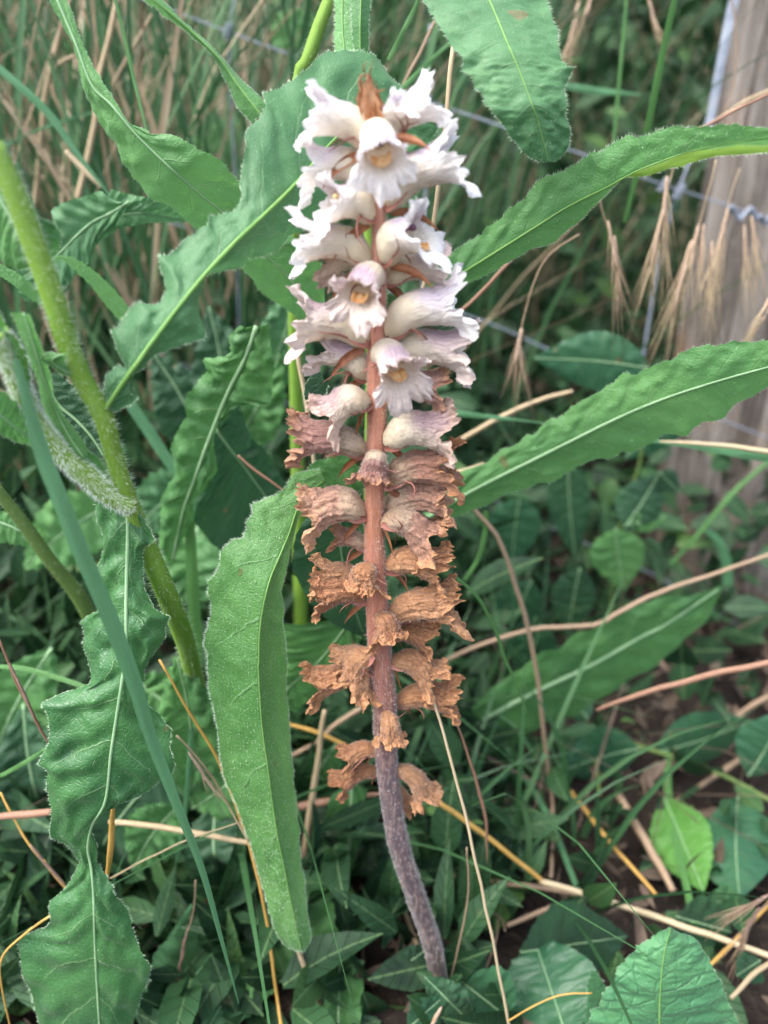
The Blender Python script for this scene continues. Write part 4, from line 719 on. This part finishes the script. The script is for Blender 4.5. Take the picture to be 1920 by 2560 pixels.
brome('pink seed head slanting up at the right edge above the middle toothed leaf', [(1960, 680, .45, 4), (1930, 740, .45, 4), (1890, 810, .45, 3)], [(1940, 720, 1890, 810, .45, 22, 90), (1915, 790, 1870, 850, .45, 18, 70)])
brome('purple brown seed head at the lower right edge over the thick pale straw', [(1960, 2230, .30, 7), (1920, 2260, .30, 6), (1860, 2310, .30, 4)], [(1920, 2240, 1830, 2290, .30, 20, 90), (1900, 2270, 1850, 2350, .30, 24, 110), (1880, 2300, 1845, 2390, .30, 18, 100), (1935, 2230, 1870, 2265, .30, 16, 100)], 'spikelet_p', 'straw_d', 'seed head')
brome('small brown spikelets on a looping stem at the bottom centre', [(1262, 2330, .33, 4), (1250, 2290, .33, 4), (1180, 2275, .33, 4), (1100, 2290, .33, 4), (1040, 2340, .33, 4), (1010, 2390, .33, 4)], [(1020, 2370, 965, 2430, .33, 16, 20), (1005, 2395, 975, 2420, .33, 12, 10)], 'spikelet_p', 'straw_d')
brome('brown spikelet drooping from the loop left of the steep pale straw', [(1245, 2300, .32, 4), (1240, 2350, .32, 4), (1215, 2420, .32, 4)], [(1212, 2430, 1180, 2530, .32, 24, 60)], 'spikelet_p', 'straw_d')
brome('tan spikelet at the bottom edge left of the steep pale straw base', [(1272, 2550, .25, 4), (1360, 2500, .25, 4), (1420, 2485, .25, 4), (1480, 2483, .25, 4)], [(1105, 2515, 1060, 2600, .25, 24, 20)], 'spikelet', 'straw_y')
brome('pinkish spikelet leaning between big blade and tongue shaped leaf', [(440, 1840, .28, 6), (480, 1880, .28, 6), (540, 1960, .28, 6), (630, 2120, .275, 6)], [(470, 1880, 545, 1990, .28, 22, 60)], 'spikelet', 'straw')
brome('brown closed spikelet slanting down at the lower left', [(0, 1980, .30, 5), (60, 2090, .29, 6), (130, 2180, .285, 6), (180, 2240, .28, 4)], [(75, 2110, 175, 2230, .285, 20, 20)], 'spikelet_p', 'straw_y')
brome('thin brown spikelet at the bottom beside the pale green blade', [(490, 2200, .29, 4), (480, 2290, .29, 4), (455, 2390, .29, 4), (435, 2560, .29, 3)], [(470, 2320, 445, 2440, .29, 16, 40)], 'spikelet_p', 'straw_d')
brome('dry brown stalk with closed spikelet crossing the left edge', [(0, 1600, .28, 6), (40, 1700, .28, 7), (85, 1790, .28, 8), (120, 1860, .28, 6)], [(20, 1650, 90, 1800, .28, 18, 10)], 'spikelet_p', 'straw_r')
# ------------------------------------------------------------------ the broomrape
SY = .29
STEM = [(938, 300, 20), (944, 470, 30), (948, 600, 36), (944, 750, 42), (942, 900, 46), (942, 1050, 48), (938, 1200, 48), (936, 1350, 50), (942, 1500, 54), (952, 1650, 56), (962, 1760, 58), (966, 1880, 54), (978, 2000, 52), (1000, 2120, 51), (1040, 2240, 48), (1078, 2350, 46), (1096, 2440, 46), (1104, 2520, 46)]
def stem_x(py):
    a = np.array(STEM, float); return float(np.interp(py, a[:, 1], a[:, 0])), float(np.interp(py, a[:, 1], a[:, 2]))
def mixc(a, b, t): return tuple(a[i] + (b[i]-a[i])*t for i in range(3))
def corolla_mat(w):
    s = N('corolla_%d' % int(w*100)); uv = s.n('ShaderNodeUVMap'); sp = s.n('ShaderNodeSeparateXYZ'); s.l(uv.outputs[0], sp.inputs[0]); g = s.n('ShaderNodeNewGeometry'); pos = g.outputs['Position']
    e = min(1, w*1.5); k = w**.8
    base = mixc((.66, .56, .36), (.30, .125, .045), max(0, w-.5)/.5)
    belly = mixc((.72, .63, .47), (.37, .165, .065), (max(0, w-.5)/.5)**1.5)
    mid = mixc(mixc((.68, .60, .70), (.50, .41, .55), min(1, w*5)) , (.42, .185, .082), k); edge = mixc(mixc((.90, .88, .87), (.80, .76, .76), min(1, w*5)), (.56, .26, .105), e)
    nz = s.noise(300., pos, 4); vv = s.math('ADD', sp.outputs[1], s.math('MULTIPLY_ADD', nz, .16, -.08))
    top = s.smooth(s.math('ABSOLUTE', s.math('SUBTRACT', sp.outputs[0], .25)), .30, .05)
    tint = s.ramp(vv, [(0, base), (.16, belly), (.34 - .08*w, belly), (.52 - .16*w, mid), (.76, mixc(mid, edge, .25)), (.97, edge)])
    low = s.ramp(vv, [(0, base), (.3, belly), (.6, mixc(belly, edge, .5)), (.95, edge)])
    col = s.mix(top, low if w < .6 else tint, tint)
    wob = s.math('MULTIPLY', s.noise(110., pos, 3), 2.4)
    fan = s.math('ADD', s.math('MULTIPLY', sp.outputs[0], 30.), wob)
    d_ = s.math('ABSOLUTE', s.math('SUBTRACT', s.math('FRACT', fan), .5)); line = s.math('MULTIPLY', s.math('MULTIPLY', s.smooth(d_, .13, .0), s.math('MULTIPLY_ADD', top, .65, .35)), s.math('MULTIPLY', s.smooth(sp.outputs[1], .22, .5), s.smooth(sp.outputs[1], 1.02, .80)))
    vc = mixc((.34, .17, .33), (.16, .055, .03), k); col = s.mix(s.math('MULTIPLY', line, .62 + .3*w), col, vc)
    if w > .3:
        dk = s.smooth(s.noise(380., pos, 4, .7), .50, .66); col = s.mix(s.math('MULTIPLY', dk, .55*w), col, mixc(mid, (.12, .045, .02), .6))
        col = s.mix(s.math('MULTIPLY', s.smooth(s.noise(160., pos, 2), .55, .75), .5*w), col, (.52, .30, .15))
    oi = s.n('ShaderNodeObjectInfo'); col = s.mix(s.math('MULTIPLY', oi.outputs['Random'], .12 + .38*w), col, mixc((.74, .66, .58), (.50, .30, .17), w))
    if w > .5: col = s.mix(s.math('MULTIPLY', s.smooth(oi.outputs['Random'], .55, .1), .4), col, (.20, .085, .045))
    fn = s.noise(1500. if w < .5 else 900., pos, 3); cr = s.smooth(s.math('ABSOLUTE', s.math('SUBTRACT', s.noise(330., pos, 3), .5)), .035, .0)
    col = s.mix(s.math('MULTIPLY', cr, .06 + .30*w), col, vc)
    h = s.math('ADD', s.math('ADD', s.math('MULTIPLY', fn, .5), s.math('MULTIPLY', line, -.8)), s.math('MULTIPLY', cr, -.15 - .35*w))
    return s.finish(col, .62, .26, None, s.bump(h, .0004 + .0004*w, .7), spec=.3, sheen=.2)
CM = {}
def cmat(w):
    k = round(w*5)/5
    if k not in CM: CM[k] = corolla_mat(k)
    return CM[k]
M['palate'] = simple_mat('palate', (.52, .19, .03), (.72, .48, .22), 420., .45, .15, bump=.0003)
M['stigma'] = simple_mat('stigma', (.10, .03, .07), (.16, .06, .11), 350., .4)
M['stigma_y'] = simple_mat('pale_stigma', (.55, .42, .2), (.62, .5, .28), 350., .4)
M['bract'] = simple_mat('bract', (.19, .065, .03), (.36, .15, .065), 220., .6, .1, bump=.0003)
M['bract_l'] = simple_mat('bud_bract', (.42, .19, .08), (.56, .34, .20), 160., .55, .15, bump=.0003)
M['calyx'] = simple_mat('calyx', (.20, .075, .06), (.34, .13, .09), 200., .55)
M['fuzz'] = simple_mat('fuzz', (.55, .40, .32), (.68, .56, .48), 100., .5, .3)
M['fuzz_w'] = simple_mat('fuzz_white', (.50, .47, .47), (.62, .58, .57), 100., .5, .3)

def corolla(o, xh, L, w, seed, size=1., droop=0., curl=1., NT=132, NV=50):
    """closed tube bulging upwards, then a hooded upper lip and a frilled three lobed lower lip"""
    rnd = random.Random(seed); xh = xh.normalized(); zu = Vector((0, 0, 1)); zh = (zu - xh*zu.dot(xh)); zh = zh.normalized() if zh.length > .05 else Vector((0, 1, 0))
    rl = rnd.uniform(-.34, .34); yh = zh.cross(xh); zh, yh = zh*math.cos(rl) + yh*math.sin(rl), yh*math.cos(rl) - zh*math.sin(rl)
    s = L / .024; mm = .001 * s * size; ax = .001 * s; ph = seed * 3.17; T0 = .58
    rl = rl; shr = 1 - .02*w; rl1, rl2, rl3, rl4, rl5 = [rnd.uniform(.78, 1.2) if z_ > 1 else rnd.uniform(.84, 1.02) for z_ in range(5)]; rows = []; lens = []
    for k in range(NT):
        th = 2*math.pi*k/NT; up = math.sin(th)
        dl = lambda c, wd: math.exp(-((math.atan2(math.sin(th-R(c)), math.cos(th-R(c))))/R(wd))**4)
        l_ = 2.4 + 7.2*max(dl(57, 32)*rl1, dl(123, 32)*rl2, .88*dl(90, 32)) + 6.9*max(dl(212, 29)*rl3, dl(328, 29)*rl4, dl(270, 27)*rl5) - .9*w
        l_ *= 1 + (.20-.05*w)*noise.noise((math.cos(th)*7, math.sin(th)*7, ph)) + (.12+.02*w)*noise.noise((math.cos(th)*28, math.sin(th)*28, ph)); lens.append(l_ * shr)
    crk = .55 + .75*w
    for i in range(NV+1):
        t = i/NV; row = []
        if t <= T0: a = t/T0; cx = 15.5*a; q = 0
        else: a = 1.; cx = 15.5; q = (t-T0)/(1-T0)
        cz = 3.0*math.sin(math.pi*min(1, a*.92)) - droop*a*a*3
        if i == 0: pass
        rad = (1.8 + 3.1*math.sin(math.pi*min(.5, a*1.4)) + 1.7*a*a) * (1 - .10*w) * (.25 if i == 0 else 1)
        rad *= 1 + .16*w*a; rz = rad*(1.02 - .22*a*(1-.6*w)); ry = rad*(1 - .05*w*a)
        for k in range(NT):
            th = 2*math.pi*k/NT; c_, s_ = math.cos(th), math.sin(th); fx, fr = 0., 0.
            if q > 0:
                upn = max(0, s_)**.6; dnn = max(0, -s_)**.6; sd = 1 - abs(s_)
                p0 = R(-8)*upn + R(28)*dnn + R(10)*sd; p1 = R(38)*upn*curl + R(112)*dnn + R(62)*sd
                st = 8; ll = lens[k]*q
                for m in range(st):
                    ph_ = p0 + (p1-p0)*((m+.5)/st*q)**1.5; fx += math.cos(ph_)*ll/st; fr += math.sin(ph_)*ll/st
                phe = p0 + (p1-p0)*q**1.5; ruf = (1.25 - .25*w)*q**1.6*((1.5*math.sin(th*9 + ph + 6*noise.noise((c_*2.5, s_*2.5, ph+4))) + (.5+.3*w)*math.sin(th*21+ph*2+5*noise.noise((c_*3.5, s_*3.5, ph))))*(.6+1.2*abs(noise.noise((c_*4, s_*4, ph+8)))))*.72*(1+.35*w)
                fx += -math.sin(phe)*ruf; fr += math.cos(phe)*ruf
            X = cx + fx; Yv = c_*(ry + fr); Z = cz + s_*(rz + fr) - droop*q*q*1.5
            if w > .5: fo_ = w*min(1, t*1.8)*(.55*math.sin(th*6 + ph + 2*noise.noise((t*2, ph, 0))) + .35*math.sin(th*14 + ph*3 + 3*noise.noise((t*3, ph, 2)))); fo_ *= .8; Yv += c_*fo_; Z += s_*fo_
            amp = crk*(.15 + .85*min(1, t*1.6)) * (.55 if t < .3 else 1)
            nx = noise.noise_vector((X*.42 + ph, Yv*.42, Z*.42)); n2 = noise.noise_vector((X*1.15 + ph, Yv*1.15, Z*1.15))
            X += amp*(.55*nx[0] + .30*n2[0]); Yv += amp*(.75*nx[1] + .42*n2[1]); Z += amp*(.75*nx[2] + .42*n2[2])
            row.append(o + xh*(X*ax) + yh*(Yv*mm) + zh*(Z*mm))
        rows.append(row)
    return rows, (xh, yh, zh, mm, ax), T0
def filament(mb, p0, d0, L, r, grav, rnd, n=10, tw=1.):
    p = Vector(p0); d_ = d0.normalized(); pts = [p.copy()]; j = Vector((rnd.gauss(0, 1), rnd.gauss(0, 1), rnd.gauss(0, 1)))*.16*tw
    for i in range(n):
        d_ = (d_ + j + Vector((0, 0, -grav)) + Vector((rnd.gauss(0, 1), rnd.gauss(0, 1), rnd.gauss(0, 1)))*.08*tw).normalized(); p = p + d_*L/n; pts.append(p.copy())
    mb.tube(pts, [r*(1 - (i/n)**1.6*.85) * (.7 if i == 0 else 1) for i in range(n+1)], 5)
    return pts
def lance(mb, pts, W, out, fold=.5):
    rows = []; n = len(pts)
    for i, p in enumerate(pts):
        t = (pts[min(i+1, n-1)] - pts[max(i-1, 0)]).normalized(); s_ = t.cross(out).normalized(); v = i/(n-1); w = W*.5*(.5 + .9*math.sin(math.pi*min(1, v*.9+.12)))*(1-v**2.5)+.00008; nn = s_.cross(t)
        rows.append([p + s_*w*u + nn*w*fold*u*u for u in (-1, -.5, 0, .5, 1)])
    mb.quadgrid(rows)
br = empty('broomrape', at(1104, 2500, .281), 'tall broomrape spike, white lilac flowers above and withered brown ones below', 'wildflower')
pts = [(x, y, SY + (-.008 * max(0, (y-1900)/540)), w) for x, y, w in STEM]
s = N('broomrape_stem'); uv = s.n('ShaderNodeUVMap'); sp = s.n('ShaderNodeSeparateXYZ'); s.l(uv.outputs[0], sp.inputs[0]); pos = s.n('ShaderNodeNewGeometry').outputs['Position']
mp = s.n('ShaderNodeMapping'); mp.inputs['Scale'].default_value = (1, 1, .22); s.l(pos, mp.inputs[0]); st = s.noise(700., mp.outputs[0], 4); nz = s.noise(90., pos, 3)
col = s.ramp(s.math('ADD', sp.outputs[1], s.math('MULTIPLY_ADD', nz, .10, -.05)), [(0, (.60, .30, .20)), (.18, (.52, .23, .17)), (.42, (.42, .17, .095)), (.56, (.34, .13, .085)), (.64, (.20, .09, .07)), (.73, (.090, .064, .074)), (.84, (.060, .045, .052)), (1, (.022, .016, .016))])  # lower stops darken towards the foot: shade there is painted into the colour
col = s.mix(s.math('MULTIPLY', s.smooth(st, .45, .75), .4), col, (.50, .30, .22)); col = s.mix(s.math('MULTIPLY', s.smooth(st, .5, .25), .35), col, (.12, .05, .04))
M['bstem'] = s.finish(col, .55, 0, None, s.bump(st, .0005), spec=.35, sheen=.3)
Q = crom(pts, 120); C = [at(q[0], q[1], q[2]) for q in Q]; rr = [q[3]*mpp(q[0], q[1], q[2])*.5*(1+.06*noise.noise((0, 0, i*.35))) for i, q in enumerate(Q)]
rows = []; n_ = 28
for i, c in enumerate(C):
    t = (C[min(i+1, 119)] - C[max(i-1, 0)]).normalized(); sx = t.cross(Vector((0, 1, 0))).normalized(); sy = t.cross(sx)
    rows.append([c + (sx*math.cos(a)+sy*math.sin(a))*rr[i]*(1+.055*math.cos(a*6+i*.02)+.04*noise.noise((math.cos(a)*2, math.sin(a)*2, i*.09))) for a in [2*math.pi*k/n_ for k in range(n_)]])
mb = MB(); mb.quadgrid(rows, True); b = len(mb.v)-n_; mb.f.append(tuple(range(b, b+n_))); mb.uv.append(tuple((.5, 1) for _ in range(n_))); mb.f.append(tuple(range(n_))[::-1]); mb.uv.append(tuple((.5, 0) for _ in range(n_)))
stem_o = mb.build('stem', M['bstem'], br)
random.seed(5)
for nm, mt, lo, hi, cnt, hl in (('hairs', 'fuzz', 4, 84, 5200, .0013), ('hairs', 'fuzz_w', 70, 112, 3000, .0012)):
    hb = MB(); P_ = []; V_ = []
    for _ in range(cnt):
        i = random.randrange(lo, hi); k = random.randrange(n_); p = rows[i][k].lerp(rows[i+1][k], random.random()).lerp(rows[i][(k+1) % n_], random.random()*.5); P_.append(p); V_.append((p - C[i]).normalized() + Vector((0, 0, .1)))
    hairs_on(hb, P_, V_, hl, .00011, .22); q = hb.build(nm, M[mt]); q['kind'] = 'stuff'; parent_sub(q, stem_o, br)
# flowers: base y, tip x, tip y, wither, extra
FL = [
 (372, 757, 262, .0, dict(curl=.15, bx=900, size=.95, back=.0)), (352, 1010, 240, .0, dict(curl=.1, size=.62, f=-.4, Lr=.021)), (368, 1100, 222, .0, dict(curl=.5, b=-1, size=.9)),
 (340, 958, 400, .0, dict(front=1, Lr=.022, stig=1, by=352)), (455, 745, 405, .05, dict(b=-1, size=.95)), (520, 1168, 365, .05, dict(curl=.7, pal=1)),
 (545, 788, 500, .1, dict(f=.45, pal=1, size=1.0)), (655, 712, 590, .1, dict(pal=1, size=.95)), (655, 1085, 560, .1, dict(f=.62, pal=1, stig=1, size=1.12)), (655, 800, 665, .35, dict(b=-1, size=.7)),
 (705, 1130, 660, .15, dict(b=-1, size=.8)), (695, 872, 738, .12, dict(front=1, pal=1, Lr=.024)), (835, 1178, 738, .1, dict(pal=1, f=.1, size=1.05)), (855, 712, 790, .15, dict(pal=1, f=.1, size=1.1)),
 (945, 790, 850, .25, dict(b=-1, size=.85)), (905, 1200, 865, .15, dict(b=-.6, pal=1)), (885, 1028, 938, .14, dict(front=1, pal=1, Lr=.027, size=1.05)), (985, 1125, 965, .55, dict(b=-1, size=.85)),
 (1000, 790, 1050, .35, dict(f=.5, pal=1, size=1.0)), (1130, 705, 1080, .6, dict(size=.85)), (1105, 1140, 1070, .35, dict(f=.35, pal=1, size=1.05)), (1125, 930, 1215, .55, dict(front=1, Lr=.017, size=.85)),
 (1212, 1168, 1150, .8, dict(size=.9)), (1280, 738, 1275, .9, dict(f=.1, size=1.0)), (1275, 1152, 1225, .85, dict(b=-.6, size=.85)), (1300, 1100, 1350, .8, dict(f=.4, size=.9, droop=.4)),
 (1370, 820, 1330, .7, dict(b=-1, size=.65, Lr=.018)), (1415, 1135, 1410, .95, dict(f=.1, size=.85)), (1405, 900, 1490, 1., dict(f=.75, size=.85, droop=.5, Lr=.021)), (1495, 765, 1475, 1., dict(f=.2, size=.85)),
 (1470, 765, 1425, 1., dict(b=-1, size=.75)), (1545, 1165, 1490, 1., dict(size=.9)), (1530, 985, 1615, 1., dict(front=1, Lr=.021, size=.8, droop=.5)), (1585, 1095, 1590, 1., dict(b=-1, size=.75)),
 (1630, 865, 1715, 1., dict(f=.5, size=.85, droop=.6)), (1700, 752, 1705, 1., dict(b=-.6, size=.75)), (1640, 825, 1650, 1., dict(b=-1, size=.65)), (1650, 1115, 1695, 1., dict(f=.1, size=.8, droop=.5)),
 (1755, 1165, 1735, 1., dict(b=-.4, size=.75)), (1775, 985, 1870, 1., dict(front=1, size=.68, droop=.5, Lr=.020)), (1875, 842, 1895, 1., dict(f=.2, size=.62, droop=.3)), (1925, 822, 1960, 1., dict(b=-.5, size=.58, droop=.4)),
 (1915, 1092, 2000, 1., dict(f=.1, size=.62, droop=.6)), (1965, 1015, 2040, 1., dict(b=-.6, size=.42, droop=.5, Lr=.014)),
]
for i, (by, tx, ty, w, kw) in enumerate(FL):
    rnd = random.Random(100 + i); sx, sw = stem_x(by); side = 1 if tx > sx else -1; f = kw.get('f', 0)
    Lr = kw.get('Lr', .029 - .006*w if ty < 1700 else .021)
    t_ = mpp(sx, by, SY); d2 = math.hypot(tx - sx, ty - by)*t_; dep = math.sqrt(max(Lr*Lr - d2*d2, 0))
    if kw.get('b'): dep = -max(dep*.8, .006)*abs(kw['b'])
    elif kw.get('front'): dep = max(dep, .012)
    else: dep = dep*max(f, .25)
    bxo = 0 if kw.get('front') else side*sw*.42*(1 - .5*f)
    base = at(sx + bxo, by, SY - (sw*.45*t_ if (kw.get('front') or f > .3) else 0) + (.004 if kw.get('b') else 0))
    tip = at(tx, ty, SY - dep); d_ = tip - base; L = d_.length
    rows, fr, T0 = corolla(base, d_, L, w, i+1, (kw.get('size', 1)*(.0265/max(L, .016))**.8 if not kw.get('Lr') else kw.get('size', 1)*(.0235/L)**.9)*(1.18 if w > .7 else 1.06), kw.get('droop', .75 if kw.get('front') else .25*(w > .7)), kw.get('curl', 1.75 if (kw.get('front') and w < .5) else 1.15))
    xh, yh, zh, mm, ax = fr
    mb = MB(); nv = len(rows)-1; tt = []
    mb.quadgrid(rows, True); fo = mb.build('flower', cmat(w), br)
    if w <= .25: lab = 'white and lilac flower'
    elif w < .7: lab = 'fading lilac flower with browning edge'
    else: lab = 'withered brown flower'
    fo['label'] = lab
    def sub(mb_, nm, mt, stuff=False):
        q = mb_.build(nm, M[mt]); parent_sub(q, fo, br)
        if stuff: q['kind'] = 'stuff'
    if kw.get('pal') or (w < .6 and kw.get('front')):            # orange folds in the throat
        pb_ = MB(); n1 = 14; pr = []
        for a in range(n1):
            u = a/(n1-1); row = []
            for b_ in range(16):
                v = -1 + 2*b_/15; hgt = 1.5*math.sin(math.pi*u)**.8*(abs(math.cos(v*math.pi))**.7)*(1-abs(v)**4) + .5*noise.noise((u*5, v*4, i*2.3))
                X = 12.0 + 5.2*u; Z = 3.0*math.sin(math.pi*.9) - 4.6 + 1.6*abs(v)**2 + hgt - 1.0*max(0, u-.55)*3
                row.append(base + xh*X*ax + yh*(3.1*v)*mm + zh*(Z+.5)*mm)
            pr.append(row)
        pb_.quadgrid(pr); sub(pb_, 'palate', 'palate')
    if w < .5 and (kw.get('stig') or kw.get('pal')):
        sb = MB(); c0 = base + xh*(14.5*ax) + zh*(3.2*mm)
        sb.tube([base + xh*(6*ax) + zh*3*mm, c0, c0 + xh*2.2*ax - zh*.6*mm], [.45*mm]*3, 6)
        for sg in (-1, 1): sb.tube([c0 + xh*(1.7+.6*q)*ax + yh*sg*(.1 + .8*q)*mm - zh*.6*mm for q in (0, .4, .9, 1.5)], [.3*mm, .85*mm, .95*mm, .25*mm], 8)
        sub(sb, 'stigma', 'stigma' if kw.get('stig') else 'stigma_y')
    cb = MB()
    for sg in (-1, 1):                                            # calyx: two halves, each with two threads
        c0 = base + yh*sg*2.0*mm - zh*.4*mm
        lp = [c0 + xh*(q*ax) + yh*sg*(1.4*math.sin(q*.28))*mm + zh*((-.6 + q*.05)*mm) for q in (0, 2, 4, 6, 8)]
        lance(cb, lp, 2.0*mm, yh*sg, .3)
        for _ in range(2 if rnd.random() < .6 else 1): filament(cb, lp[-2], (xh*1.0 + yh*sg*rnd.uniform(.1, .6) + zh*rnd.uniform(-.7, .75)), rnd.uniform(.009, .015)*(1 - .25*w), .00042*rnd.uniform(.7, 1.2), rnd.uniform(-.04, .12), rnd, 11, 1.1)
    sub(cb, 'calyx', 'calyx')
    bb = MB(); p = base - zh*2.2*mm + xh*1*ax; dd = (xh*1.0 - zh*rnd.uniform(.35, .9) + yh*rnd.uniform(-.35, .35)).normalized(); pl_ = [p.copy()]
    for k in range(9): dd = (dd + Vector((0, 0, -.10 - .05*rnd.random())) + yh*rnd.gauss(0, .05)).normalized(); p = p + dd*(.0021 if not kw.get('b') else .0015)*(1 - .2*w); pl_.append(p.copy())
    lance(bb, pl_, .0024*(1-.2*w), zh if abs(zh.dot(dd)) < .9 else yh, .6); sub(bb, 'bract', 'bract')
    hb = MB(); P_ = []; V_ = []; rs = random.Random(i); random.seed(i)
    for _ in range(420 if w < .5 else 520):
        a_ = rs.randrange(1, int(nv*(.8 if w < .5 else .62))); k_ = rs.randrange(132); p = rows[a_][k_]; cen = base + xh*((p-base).dot(xh)) + zh*2.4*mm; P_.append(p); V_.append((p-cen))
    hairs_on(hb, P_, V_, .0010, .00010, .3); sub(hb, 'hairs', 'fuzz' if w > .4 else 'fuzz_w', True)
# brown tapering bud tuft at the top
tb = MB(); a0 = at(938, 345, SY); a1 = at(913, 178, SY - .002); ax_ = (a1 - a0); rnd = random.Random(9)
for k in range(11):
    an = k*2.4; sx_ = Vector((math.cos(an), math.sin(an), 0)); r0 = .0030 - .00006*k; pp = []; top = rnd.uniform(.86, 1.1)
    for u_ in range(11):
        v = u_/10; pp.append(a0 - ax_*.08 + ax_*v*top + sx_*r0*(1 - .12*v)*(.8+.2*math.sin(v*3.)) + Vector((rnd.gauss(0, .0003), rnd.gauss(0, .0003), 0)))
    lb = MB(); lance(lb, pp, .0046, sx_, .5); lb.build('bud_bract', M['bract_l' if k % 3 else 'bract'], br)
cb = MB()
for k in range(10): filament(cb, a0 + ax_*rnd.uniform(.35, 1.), Vector((rnd.choice((-1, 1))*rnd.uniform(.3, 1), rnd.uniform(-.6, .2), rnd.uniform(-.2, .9))), rnd.uniform(.004, .010), .00035, .05, rnd, 9, 1.6)
cb.build('bud_threads', M['bract'], br)
